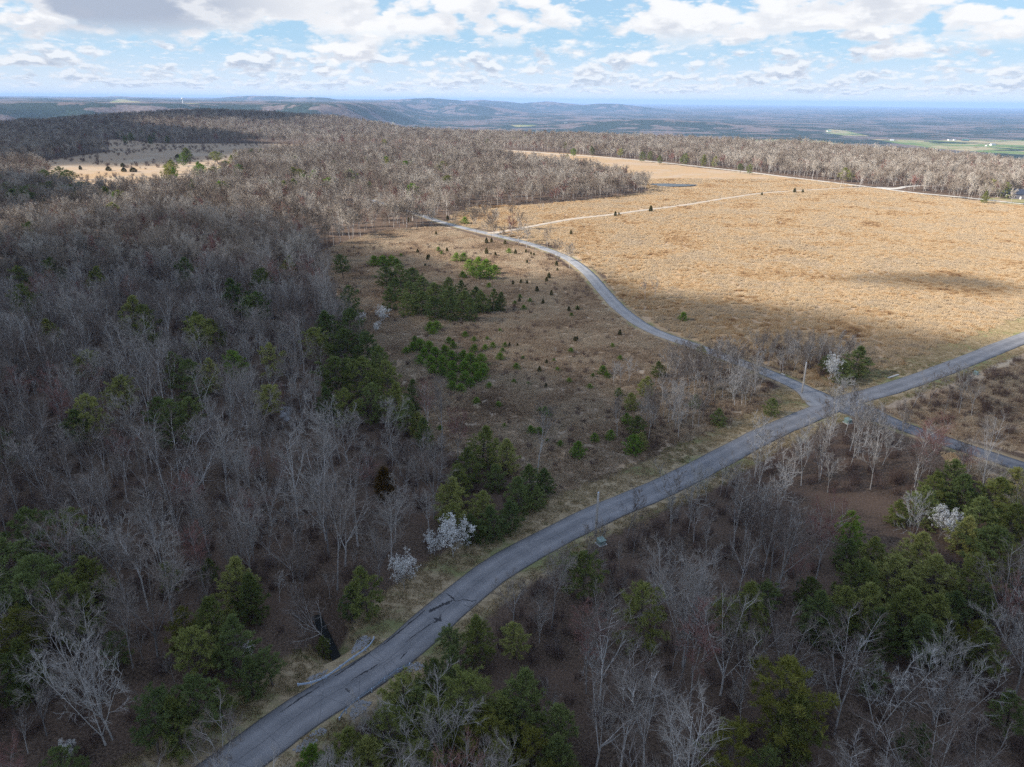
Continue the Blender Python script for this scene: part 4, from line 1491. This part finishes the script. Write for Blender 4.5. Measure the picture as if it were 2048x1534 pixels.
# ---- bare trees that stand out by themselves
LM = []
for k in range(4):
    w, f = bare_tree(180 + k, 10, .26, 4, 24, .08, (7, 5, 5), .95)
    LM.append((w.mesh('trunk', M['palebark'], True), f.mesh('crown', M['paletwig']), 10))
w, f = bare_tree(190, 15, .10, 3, 34, .12, (9, 6, 6), 1.2)
LM.append((w.mesh('trunk', M['palebark'], True), f.mesh('crown', M['paletwig']), 15))
w, f = bare_tree(191, 14, .45, 6, 48, .02, (9, 6, 6), 1.1)
LM.append((w.mesh('trunk', M['bark'], True), f.mesh('crown', M['twig']), 14))
for px, py, H, q, lb_ in ((1356, 878, 10.5, 0, 'pale wide-forked tree alone at the lower corner of the clearing'), (1240, 771, 7.5, 1, 'middle one of three slim pale trees in the clearing near the side road'),
                          (1227, 768, 7, 2, 'left one of three slim pale trees in the clearing near the side road'), (1256, 766, 7.5, 3, 'right one of three slim pale trees in the clearing near the side road'),
                          (1608, 912, 10.5, 1, 'tall pale forked tree overlapping the road just left of the crossroads'), (1642, 915, 9.5, 2, 'tall slim pale tree right of the forked one at the crossroads'),
                          (1516, 985, 10, 3, 'pale tree below the road, its crown against the asphalt left of the crossroads'), (1412, 1005, 8.5, 0, 'pale small tree at the road edge above the middle of the right wood'),
                          (1338, 1070, 10.5, 1, 'pale tree right of the near wooden pole at the wood edge'), (1470, 1010, 9, 2, 'slim pale tree at the road edge, second left of the crossroads'),
                          (1700, 935, 9.5, 0, 'pale tree in the copse below the crossroads, between the two roads'), (1765, 930, 9, 3, 'slim pale tree in the copse above the lower road'),
                          (1850, 905, 8, 2, 'pale leaning tree over the lower road near the grove'), (1655, 985, 10, 1, 'pale tree at the edge of the bare leaf-covered gap'),
                          (1470, 815, 9, 3, 'white-stemmed tree inside the copse left of the crossroads'), (1428, 800, 8, 0, 'pale tree at the left side of the copse left of the crossroads'),
                          (1885, 785, 7, 2, 'thin bare tree beside the main road at the right, over the asphalt'), (1676, 742, 9, 1, 'pale bare tree behind the blossom tree at the crossroads'),
                          (212, 1490, 15, 4, 'tall many-stemmed pale tree at the bottom left, largest bare tree there'), (226, 1480, 13.5, 3, 'tall slim pale tree right beside the many-stemmed one at bottom left'),
                          (664, 1292, 11, 5, 'bare tree with a broom-like crown leaning over the creek by the guardrail'), (325, 1140, 13, 5, 'spreading grey tree above the lower left evergreens'),
                          (1745, 1480, 14, 4, 'big pale many-stemmed tree at the bottom right, left of the other'), (1870, 1500, 14, 4, 'big pale many-stemmed tree at the bottom right, right of the other'),
                          (790, 1085, 11.5, 4, 'wide pale tree directly left of the blossom trees')):
    b_ = P(px, py)
    tm, cm, H0 = LM[q]
    PL.append((b_.x, b_.y, 3.2))
    o_ = add_tree('bare_tree', tm, cm, b_, RND.uniform(0, 6.28), H / H0, lb_, 'bare tree', 'pale landmark trees')
    if 'leaning' in lb_ and 'creek' in lb_:
        o_.rotation_euler = (math.radians(8), math.radians(-24), .4)

# ---- the woods: every bare tree
PLA = np.array(PL)


def off_placed(x, y, extra=.5):
    ok = np.ones(len(x), bool)
    for px_, py_, r in PLA:
        ok &= (x - px_) ** 2 + (y - py_) ** 2 > (r * .75 + extra) ** 2
        if r > 1.1:
            # evergreens stand free on the side the road crew cleared
            q = math.hypot(px_, py_)
            for sh_, rr_ in ((4.5, r * 1.0 + 1.2), (9., r * .8 + .8)) if not (px_ < 0 and py_ < 112) else ((3., r * .8),):
                cx_, cy_ = px_ * (1 - sh_ / q), py_ * (1 - sh_ / q)
                ok &= (x - cx_) ** 2 + (y - cy_) ** 2 > rr_ ** 2
    return ok


gx1, gy1 = jgrid(-330, 330, 30, 420, 5.7)
gx2, gy2 = jgrid(-1500, 1300, 420, 1100, 6.0)
gx3, gy3 = jgrid(-2100, 1600, 1100, 2900, 8.3)
gx = np.concatenate([gx1, gx2, gx3])
gy = np.concatenate([gy1, gy2, gy3])
ok = (np.abs(np.arctan2(gx, gy)) < np.radians(np.where(np.hypot(gx, gy) < 400, 68, 50))) & (np.hypot(gx, gy) < edge_r(np.arctan2(gx, gy)) + 330)
gx, gy = gx[ok], gy[ok]
ok = free(gx, gy)
gx, gy = gx[ok], gy[ok]
ok = off_placed(gx, gy)
gx, gy = gx[ok], gy[ok]
# thinner stand where the sunny grass shows through, and random gaps
dn = fbm(gx / 45, gy / 45, 3, 91)
keep = rg.random(len(gx)) < np.where(inpoly(gx, gy, GLADE), .35, np.where(dn < .38, .6, .95))
gx, gy = gx[keep], gy[keep]
extra_px = [(935, 428), (945, 424), (955, 427), (915, 424), (930, 425), (1290, 600), (1310, 598), (1085, 420), (1078, 421)]
ex = [P(a, b) for a, b in extra_px]
gx = np.concatenate([gx, [e.x for e in ex]])
gy = np.concatenate([gy, [e.y for e in ex]])
ux, uy = jgrid(-260, 260, 40, 330, 8.0)
okk = (np.abs(np.arctan2(ux, uy)) < math.radians(62)) & free(ux, uy, 6.) & off_placed(ux, uy, .2)
ux, uy = ux[okk], uy[okk]
cx_, cy_ = jgrid(20, 170, 120, 240, 4.6)
okk = (inpoly(cx_, cy_, COPSE1) | inpoly(cx_, cy_, COPSE2)) & free(cx_, cy_, 5.) & off_placed(cx_, cy_, .2)
NU = len(ux) + int(okk.sum())
gx = np.concatenate([gx, ux, cx_[okk]])
gy = np.concatenate([gy, uy, cy_[okk]])
gz = T(gx, gy)
N = len(gx)
young = inpoly(gx, gy, COPSE1) | inpoly(gx, gy, COPSE2) | inpoly(gx, gy, COPSE3) | ((gx > np.interp(gy, MAINRAW[:, 1], MAINRAW[:, 0])) & (dist_poly(gx, gy, MAINRAW) < 30) & (gy > 90) & (gy < 180))
young[-NU - 9:] = True
tall = young & (np.hypot(gx, gy) > 110) & ((gx > np.interp(gy, MAINRAW[:, 1], MAINRAW[:, 0]) - 2) | inpoly(gx, gy, COPSE1) | inpoly(gx, gy, COPSE2))
kind = np.where(young, rg.integers(10, 14, N), rg.integers(0, 10, N))
sc_ = rg.uniform(.62, 1.18, N) * (1 + .25 * (fbm(gx / 60, gy / 60, 2, 95) - .5))
cop = inpoly(gx, gy, COPSE1) | inpoly(gx, gy, COPSE2)
sc_ = np.where(cop, np.maximum(sc_, .8) * np.where(inpoly(gx, gy, COPSE2), .85, 1.2), np.where(tall, sc_ * 1.4, np.where(young, sc_ * .8, sc_)))
ht = np.where(young, 8.5, 15) * sc_
qx, qy, qw = project(gx, gy, gz + ht * .6)
inside = (qw > 10) & (qx > -40) & (qx < 2088) & (qy > -40) & (qy < 1600)
bx_, by_, _ = project(gx, gy, gz)
inside &= (qy < 1534 + 60)
score = np.where(inside & (qy < 1560), ht / np.maximum(qw, 1), 0)
order = np.argsort(-score)[:275]
ind = np.zeros(N, bool)
ind[order] = True


def nearest_name(px, py):
    return None


def bare_area(px, py, x, y, yg):
    rs = np.interp(y, MAINRAW[:, 1], MAINRAW[:, 0])
    if x > rs:
        row = 'lowest rows' if py > 1380 else 'lower rows' if py > 1230 else 'middle rows' if py > 1080 else 'upper rows'
        col = 'by the thick evergreens' if px < 1230 else 'below the wooden pole' if px < 1560 else 'around the yellow-green pine' if px < 1830 else 'at the right edge'
        return '%s, %s' % (col, row)
    row = 'the bottom edge' if py > 1380 else 'the guardrails' if py > 1230 else 'the blossom trees' if py > 1110 else 'the road bend' if py > 1000 else 'the flat-topped pines'
    col = 'at left edge' if px < 170 else 'in outer left wood' if px < 340 else 'in middle left wood' if px < 520 else 'by the creek' if px < 700 else 'above the main road'
    return '%s, level with %s' % (col, row)


ids = list(order)
lb = ordinal_labels([(('young ' if young[i] else ('reddish ' if kind[i] == 5 else ('slim ' if kind[i] in (1, 3, 8) else 'spreading '))) + 'bare tree ' + bare_area(qx[i], qy[i], gx[i], gy[i], young[i]), qx[i]) for i in ids],
                    lambda key, pos, n: '%s, %s' % (key, pos if n > 1 else 'the only such one'))
for k, i in enumerate(ids):
    tm, cm, H0 = (BARE + SAP)[kind[i]]
    s_ = float(sc_[i])
    left = gx[i] < np.interp(gy[i], MAINRAW[:, 1], MAINRAW[:, 0])
    add_tree('bare_tree', tm, cm, (float(gx[i]), float(gy[i]), float(gz[i])), float(rg.uniform(0, 6.28)), (s_ * float(rg.uniform(.85, 1.15)), s_ * float(rg.uniform(.85, 1.15)), s_),
             lb[k], 'bare tree', 'bare trees of the left wood' if left else 'bare trees right of the main road')

# the rest of the wood reads as one mass
full = [merge(w, f).mesh('bare_wood', [M['bark'], M['twig'] if k != 5 else M['redtwig']]) for k, (w, f) in enumerate(bare_src)]
lods = []
for k, (H, fk, ld, spd, th) in enumerate(specs):
    w, f = bare_tree(500 + k, H, fk, ld, spd, .07, (6, 6, 5), th * .85, 1)
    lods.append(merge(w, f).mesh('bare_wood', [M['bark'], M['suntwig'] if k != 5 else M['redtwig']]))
rest = ~ind
far = np.hypot(gx, gy) > 330
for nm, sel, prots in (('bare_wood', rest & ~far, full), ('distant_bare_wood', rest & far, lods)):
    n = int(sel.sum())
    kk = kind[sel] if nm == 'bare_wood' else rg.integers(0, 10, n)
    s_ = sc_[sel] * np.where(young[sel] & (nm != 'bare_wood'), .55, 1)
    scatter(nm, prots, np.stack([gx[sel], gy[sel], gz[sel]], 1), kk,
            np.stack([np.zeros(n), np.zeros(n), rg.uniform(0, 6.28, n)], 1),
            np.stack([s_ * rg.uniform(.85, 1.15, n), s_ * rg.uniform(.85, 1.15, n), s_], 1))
print('TREES', N, int(ind.sum()), int((rest & ~far).sum()), int((rest & far).sum()))

# brushwood under the trees and in the scrub
bx, by = jgrid(-250, 260, 40, 400, 3.6)
ok = (np.abs(np.arctan2(bx, by)) < math.radians(62))
bx, by = bx[ok], by[ok]
rsx = np.interp(by, MAINRAW[:, 1], MAINRAW[:, 0])
ins_cl = inpoly(bx, by, CLEARING)
scr = inpoly(bx, by, RSCRUB) | inpoly(bx, by, COPSE1) | inpoly(bx, by, COPSE2) | inpoly(bx, by, COPSE3)
den = fbm(bx / 16, by / 16, 3, 101)
pr = np.where(scr, .85, np.where(ins_cl, np.where(den > .55, .5, .08), np.where(den > .45, .9, .5)))
okr = free(bx, by, 6.5) | scr | ins_cl
okr &= (dist_poly(bx, by, MAINRAW) > np.where(bx > rsx, 7.5, 12)) & (dist_poly(bx, by, SIDE) > 5) & (dist_poly(bx, by, LOWR) > 7) & (dist_poly(bx, by, CREEK) > 1.2)
ok = okr & (rg.random(len(bx)) < pr)
bx, by = bx[ok], by[ok]
n = len(bx)
fx_, fy_ = jgrid(-900, -150, 650, 1500, 16)
kf = inpoly(fx_, fy_, FARFIELD) & (fbm(fx_ / 60, fy_ / 60, 3, 131) > .5)
bx, by = np.concatenate([bx, fx_[kf]]), np.concatenate([by, fy_[kf]])
n = len(bx)
br = [brush_clump(600 + k).mesh('brushwood', M['brush']) for k in range(4)]
s_ = rg.uniform(.5, 1.4, n) * np.where(inpoly(bx, by, CLEARING), .6, np.where(by > 600, 1.6, 1))
scatter('brushwood', br, np.stack([bx, by, T(bx, by)], 1), rg.integers(0, 4, n), np.stack([np.zeros(n)] * 2 + [rg.uniform(0, 6.28, n)], 1), np.stack([s_, s_, s_], 1))

# ---- grass as real blades
def grass(name, polys, prots, spacing, far_, nearcut=0, exclude=None, smin=.7, smax=1.3, rotj=.5):
    ax, ay = jgrid(-420, 560, 60, far_, spacing)
    ok = np.zeros(len(ax), bool)
    for pl in polys:
        ok |= inpoly(ax, ay, pl)
    ok &= (np.abs(np.arctan2(ax, ay)) < math.radians(55)) & (ay > nearcut)
    ax, ay = ax[ok], ay[ok]
    ok = (dist_poly(ax, ay, SIDE) > 5.2) & (dist_poly(ax, ay, MAINRAW) > 10) & (dist_poly(ax, ay, TRACK) > 4.2) & (dist_poly(ax, ay, LOWR) > 4.6) & (dist_poly(ax, ay, GRAVEL[::2]) > 5.5)
    ok &= np.hypot((ax - PONDC.x) / 24, (ay - PONDC.y) / 16) > 1
    ax, ay = ax[ok], ay[ok]
    n = len(ax)
    s_ = rg.uniform(smin, smax, n) * (spacing / 3.)
    sz = rg.uniform(.6, 1.25, n) * (.7 + .6 * fbm(ax / 25, ay / 25, 3, 111))
    scatter(name, prots, np.stack([ax, ay, T(ax, ay)], 1), rg.integers(0, len(prots), n), np.stack([np.zeros(n)] * 2 + [rg.uniform(-rotj, rotj, n)], 1), np.stack([s_, s_, sz], 1))
    return n


gpm = [grass_patch(700 + k).mesh('dry_grass', M['grass']) for k in range(4)]
gpd = [grass_patch(710 + k, 3., 120, .7, .045, (.2, .2)).mesh('scrub_grass', M['drab']) for k in range(4)]
n1_ = grass('dry_grass', [FIELD, FIELD2, LOWER_GRASS], gpm, 2.9, 760)
n2_ = grass('scrub_grass', [CLEARING, RSCRUB], gpd, 2.1, 460, rotj=3.1, smin=1.0, smax=1.7)
print('GRASS', n1_, n2_)

# short grass on the mown verges
vx, vy = jgrid(-120, 220, 45, 260, 1.5)
okv = (np.abs(np.arctan2(vx, vy)) < math.radians(60))
vx, vy = vx[okv], vy[okv]
dmv = dist_poly(vx, vy, MAINRAW)
rsv = np.interp(vy, MAINRAW[:, 1], MAINRAW[:, 0])
okv = (dmv > 4.0) & (dmv < np.where(vx > rsv, 6.8, np.where(vy > 178, 16, 11))) & (dist_poly(vx, vy, SIDE) > 4) & (dist_poly(vx, vy, LOWR) > 4) & (dist_poly(vx, vy, CREEK) > 3)
vx, vy = vx[okv], vy[okv]
n = len(vx)
M['verge'] = objmat('verge_grass_blades', [(.19, .22, .08), (.40, .32, .19), (.52, .42, .27), (.32, .26, .15)], .8, rnd=.15, transl=.3)
vg = [grass_patch(730 + k, 1.7, 90, .22, .03, (.1, .1)).mesh('verge_grass', M['verge']) for k in range(4)]
s_ = rg.uniform(.8, 1.25, n)
scatter('verge_grass', vg, np.stack([vx, vy, T(vx, vy)], 1), rg.integers(0, 4, n), np.stack([np.zeros(n)] * 2 + [rg.uniform(0, 6.28, n)], 1), np.stack([s_, s_, rg.uniform(.6, 1.5, n)], 1))

# ------------------------------------------------------------------ road furniture
def rail(pix, label, side):
    """galvanised W-beam on steel posts, ends flared and turned down"""
    pts = [P(a, b, .62) for a, b in pix]
    ln = spline([tuple(p)[:2] for p in pts], .5)
    ln = ln[:-1] if len(ln) > 3 else ln
    n = len(ln)
    zz = T(ln[:, 0], ln[:, 1])
    zz = np.array([max(a, -.25) for a in zz]) + .62
    d = np.gradient(ln, axis=0)
    nr = np.stack([d[:, 1], -d[:, 0]], 1) / np.linalg.norm(d, axis=1)[:, None]
    c = P(*pix[len(pix) // 2])
    root = link('guardrail', None, loc=(float(c.x), float(c.y), float(c.z)), label=label, cat='guardrail', group='guardrails at the creek crossing')
    off = Vector((float(c.x), float(c.y), float(c.z)))
    prof = [(0, .17), (.05, .12), (.05, .06), (0, .0), (.05, -.06), (.05, -.12), (0, -.17)]
    mb = MB()
    for s_ in (0, .012):
        for k in range(n):
            drop = 0
            for a, b in prof:
                q = ln[k] + nr[k] * side * (a + s_)
                mb.v.append(Vector((q[0], q[1], zz[k] + b - drop)) - off)
    m_ = len(prof)
    for sh in (0, 1):
        for k in range(n - 1):
            for j in range(m_ - 1):
                a = sh * n * m_ + k * m_ + j
                f = (a, a + m_, a + m_ + 1, a + 1)
                mb.face(f if sh else f[::-1])
    link('rail', mb.mesh('rail', M['steel'], True), root)
    for end in (0, -1):
        e = MB()
        q = ln[end]
        e.chain([Vector((q[0], q[1], zz[end] - .2)) - off, Vector((q[0], q[1], zz[end] + .2)) - off], [.10, .10], 8, True)
        link('end_cap', e.mesh('end_cap', M['steel']), root)
    for k in range(3, n - 2, 4):
        p = MB()
        q = ln[k] - nr[k] * side * .10
        p.box((q[0] - off.x, q[1] - off.y, zz[k] - .62 - .6 - off.z), .10, .15, .6 + .62 + .12, math.atan2(d[k][1], d[k][0]))
        link('post', p.mesh('post', M['wood'] if False else M['steel']), root)


rail([(596, 1369), (622, 1365), (646, 1356), (668, 1342), (701, 1318), (726, 1301), (741, 1287), (751, 1270)], 'curved steel guardrail on the creek side above the road, in full view', 1)
rail([(679, 1437), (685, 1426), (698, 1412), (716, 1396), (748, 1373), (768, 1357), (795, 1338), (810, 1332), (829, 1325)], 'curved steel guardrail below the road, partly under the evergreens', -1)


def pole(bx, by, tx, ty, label):
    b = P(bx, by)
    # height and lean from the top's position
    best = None
    for h10 in range(40, 160):
        h = h10 / 10
        q = P(tx, ty, h + b.z - float(T(b.x, b.y)))
        c = math.hypot(q.x - b.x, q.y - b.y)
        if best is None or c < best[0]:
            best = (c, h, q)
    _, h, q = best
    r = link('utility_pole', None, loc=b, label=label, cat='utility pole', group='bare wooden poles')
    tip = Vector((q.x - b.x, q.y - b.y, h))
    mb = MB()
    mb.chain([Vector((0, 0, -1)), tip * .33, tip * .66, tip], [.25, .23, .21, .18], 10, True)
    link('shaft', mb.mesh('shaft', M['wood'], True), r)
    mb = MB()
    mb.chain([tip, tip + Vector((0, 0, .06))], [.15, .13], 10, True)
    link('cap', mb.mesh('cap', M['steel']), r)
    mb = MB()
    mb.box((.17, -.02, 0.0), .05, .05, 2.4)
    link('ground_wire_guard', mb.mesh('ground_wire_guard', M['steel']), r)
    mb = MB()
    mb.box((.0, -.19, 1.6), .3, .02, .22)
    link('tag', mb.mesh('tag', M['white_metal']), r)
    print('POLE', h, best[0])


pole(1191, 1072, 1197, 985, 'bare leaning wooden pole at the near roadside beside a green box')
pole(1604, 786, 1613, 725, 'bare wooden pole behind the crossroads')


def cabinet(px, py, rot, label, s_=1.):
    b = P(px, py)
    r = link('utility_box', None, loc=b, rz=rot, sc=s_, label=label, cat='utility box', group='green utility boxes')
    mb = MB()
    mb.box((0, 0, -.1), 1.5, 1.4, .22)
    link('pad', mb.mesh('pad', M['concrete']), r)
    mb = MB()
    mb.box((0, .05, .12), 1.1, .95, .75, 0, 0, 1.)
    mb.box((0, -.46, .12), 1.06, .12, .55, 0, 0, .98)
    link('housing', mb.mesh('housing', M['boxgreen']), r)
    mb = MB()
    k = 0
    v = [Vector(q) for q in ((-.6, -.6, .80), (.6, -.6, .80), (.6, .58, .95), (-.6, .58, .95), (-.6, -.6, .86), (.6, -.6, .86), (.6, .58, 1.01), (-.6, .58, 1.01))]
    mb.v = v
    for f in ((3, 2, 1, 0), (4, 5, 6, 7), (0, 1, 5, 4), (1, 2, 6, 5), (2, 3, 7, 6), (3, 0, 4, 7)):
        mb.face(f)
    lid = link('lid', mb.mesh('lid', M['boxgreen']), r)
    mb = MB()
    mb.box((.3, -.55, .35), .08, .05, .14)
    link('latch', mb.mesh('latch', M['steel']), r)


cabinet(1202, 1088, .5, 'pale green utility box on the grass right of the near wooden pole', 1.15)
cabinet(1695, 846, .4, 'pale green utility box in the grass below the crossroads, behind bare saplings', 1.25)
cabinet(1951, 749, .7, 'small grey-green utility box on the grass strip at the right', 1.0)

# culvert under the road, head walls of pale concrete
def headwall(px, py, L, label, w=.35, h=.35, px2=None):
    a = P(px, py)
    b = P(*px2)
    c = (a + b) / 2
    r = link('headwall', None, loc=c, rz=math.atan2(b.y - a.y, b.x - a.x), label=label, cat='headwall', group='concrete culvert head walls')
    LL = (b - a).length
    mb = MB()
    mb.box((0, 0, -.8), LL, w, .8 + h)
    link('wall', mb.mesh('wall', M['concrete']), r)
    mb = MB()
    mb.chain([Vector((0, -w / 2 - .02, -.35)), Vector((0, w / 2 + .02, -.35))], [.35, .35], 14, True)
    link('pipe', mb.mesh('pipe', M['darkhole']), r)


headwall(1776, 757, 1, 'pale concrete head wall on the verge above the main road, right of the crossroads', .5, .3, (1797, 750))
headwall(1562, 748, 1, 'pale concrete head wall beside the side road near the crossroads', .4, .25, (1570, 751))

# rubble: riprap by the guardrails, pale stones in the creek
def stones(name, poly, n, smin, smax, mat, z0=0.):
    g_ = gp(poly)
    c = np.mean(g_, 0)
    xs = [p[0] for p in g_]
    ys = [p[1] for p in g_]
    pts = []
    while len(pts) < n:
        x, y = RND.uniform(min(xs), max(xs)), RND.uniform(min(ys), max(ys))
        if inpoly(np.array([x]), np.array([y]), g_)[0]:
            pts.append((x, y))
    mb = MB()
    for x, y in pts:
        s_ = RND.uniform(smin, smax)
        z = float(T(x, y)) + s_ * .15
        b = len(mb.v)
        ico = [(0, 0, 1), (.9, 0, .4), (.28, .85, .4), (-.72, .53, .4), (-.72, -.53, .4), (.28, -.85, .4), (.72, .53, -.4), (-.28, .85, -.4), (-.9, 0, -.4), (-.28, -.85, -.4), (.72, -.53, -.4), (0, 0, -1)]
        q = (RND.uniform(.7, 1.3), RND.uniform(.7, 1.3), RND.uniform(.4, .8))
        w = RND.uniform(0, 6.28)
        for v in ico:
            j = RND.uniform(.75, 1.2)
            vx_, vy_, vz_ = v[0] * q[0] * j, v[1] * q[1] * j, v[2] * q[2] * j
            mb.v.append(Vector((x + s_ * (vx_ * math.cos(w) - vy_ * math.sin(w)), y + s_ * (vx_ * math.sin(w) + vy_ * math.cos(w)), z + s_ * vz_)))
        for f in ((0, 1, 2), (0, 2, 3), (0, 3, 4), (0, 4, 5), (0, 5, 1), (1, 6, 2), (2, 7, 3), (3, 8, 4), (4, 9, 5), (5, 10, 1), (6, 7, 2), (7, 8, 3), (8, 9, 4), (9, 10, 5), (10, 6, 1), (11, 7, 6), (11, 8, 7), (11, 9, 8), (11, 10, 9), (11, 6, 10)):
            mb.face(tuple(b + i for i in f))
    link(name, mb.mesh(name, M[mat]), kind='stuff')


stones('riprap', [(702, 1308), (712, 1282), (735, 1272), (744, 1280), (728, 1296)], 230, .08, .2, 'stone')
stones('riprap', [(612, 1361), (622, 1352), (655, 1340), (650, 1352), (628, 1362)], 110, .07, .18, 'stone')
stones('riprap', [(700, 1430), (712, 1400), (745, 1405), (725, 1425), (705, 1440)], 170, .08, .2, 'stone')
stones('riprap', [(806, 1336), (838, 1322), (850, 1335), (820, 1345)], 110, .07, .17, 'stone')
stones('riprap', [(585, 1500), (640, 1455), (655, 1462), (625, 1490), (598, 1508)], 190, .07, .18, 'stone')
stones('riprap', [(560, 835), (566, 812), (584, 818), (576, 842)], 60, .3, .8, 'stone')


# ------------------------------------------------------------------ buildings
def house(px, py, w, d, h, rot, wall, roof, label, cat, name='house', pitch=.5, porch=False):
    b = P(px, py)
    r = link(name, None, loc=b, rz=rot, label=label, cat=cat)
    mb = MB()
    mb.box((0, 0, -1), w, d, h + 1)
    k = len(mb.v)
    for sx_ in (-1, 1):
        x_ = sx_ * w / 2
        mb.tri(Vector((x_, -d / 2, h)), Vector((x_, d / 2, h)), Vector((x_, 0, h + d / 2 * pitch)))
    link('wall', mb.mesh('wall', M[wall]), r)
    mb = MB()
    e = .45
    for sy in (-1, 1):
        a = Vector((-w / 2 - e, sy * (d / 2 + e), h - e * pitch))
        c = Vector((w / 2 + e, sy * (d / 2 + e), h - e * pitch))
        t1, t2 = Vector((w / 2 + e, 0, h + d / 2 * pitch + .03)), Vector((-w / 2 - e, 0, h + d / 2 * pitch + .03))
        u = Vector((0, 0, .18))
        mb.quad(a + u, c + u, t1 + u, t2 + u)
        mb.quad(a, t2, t1, c)
        mb.quad(a, c, c + u, a + u)
    rf = link('roof', mb.mesh('roof', M[roof]), r)
    if cat == 'house':
        mb = MB()
        mb.box((w * .25, 0, h + d / 2 * pitch - .6), .8, .8, 1.8)
        link('chimney', mb.mesh('chimney', M['rock']), rf)
    n = max(2, int(w / 3.2))
    for k in range(n):
        x_ = -w / 2 + (k + .5) * w / n
        mb = MB()
        if k == n // 2:
            mb.box((x_, -d / 2 - .03, 0), 1.1, .08, 2.1)
            link('door', mb.mesh('door', M['darkwall'] if wall != 'darkwall' else M['whitewall']), r)
        else:
            mb.box((x_, -d / 2 - .03, 1.0), 1.1, .08, 1.2)
            link('window', mb.mesh('window', M['glass']), r)
    return r


house(2034, 397, 15, 9, 4.2, -.5, 'darkwall', 'blueroof', 'dark house with a slate blue roof in the trees at the right edge', 'house', pitch=.8)
house(2006, 392, 8, 6, 3, -.5, 'darkwall', 'blueroof', 'low blue-roofed shed left of the dark house at the right edge', 'shed', 'shed', .6)
house(1985, 291, 34, 18, 9, .2, 'whitewall', 'roof', 'large white farmhouse in the pale lowland fields at the right', 'house')
house(1972, 292, 16, 12, 5, .9, 'whitewall', 'roof', 'small white outbuilding just left of the large white farmhouse', 'farm building', 'farm_building')
house(1784, 281, 26, 15, 7, -.3, 'whitewall', 'roof', 'white house standing alone at the left end of the green lowland field', 'house')
house(1899, 281, 26, 14, 7, .1, 'whitewall', 'roof', 'white house left of the pair on the lowland field edge', 'house')
house(1909, 281, 24, 14, 7, .3, 'whitewall', 'roof', 'white house right of the pair on the lowland field edge', 'house')
house(1930, 282, 55, 20, 7, .1, 'darkwall', 'greenroof', 'long green-roofed barn on the lowland field edge', 'barn', 'barn')
house(1658, 263, 40, 18, 7, .1, 'whitewall', 'greenroof', 'pale building on the tan hillside field behind the pine plantation', 'farm building', 'farm_building')
house(1132, 247, 30, 16, 7, .4, 'whitewall', 'roof', 'pale farm building in the lowland woods near the middle', 'farm building', 'farm_building')
b = P(366, 207)
r = link('water_tower', None, loc=b, label='white water tower on the distant ridge at the left', cat='water tower')
mb = MB()
mb.chain([Vector((0, 0, -5)), Vector((0, 0, 38))], [3.5, 3.0], 12)
link('shaft', mb.mesh('shaft', M['white_metal'], True), r)
mb = MB()
mb.chain([Vector((0, 0, z_)) for z_ in (35, 38, 43, 48, 51)], [3, 8, 10, 8, 1], 16, True)
link('tank', mb.mesh('tank', M['white_metal'], True), r)
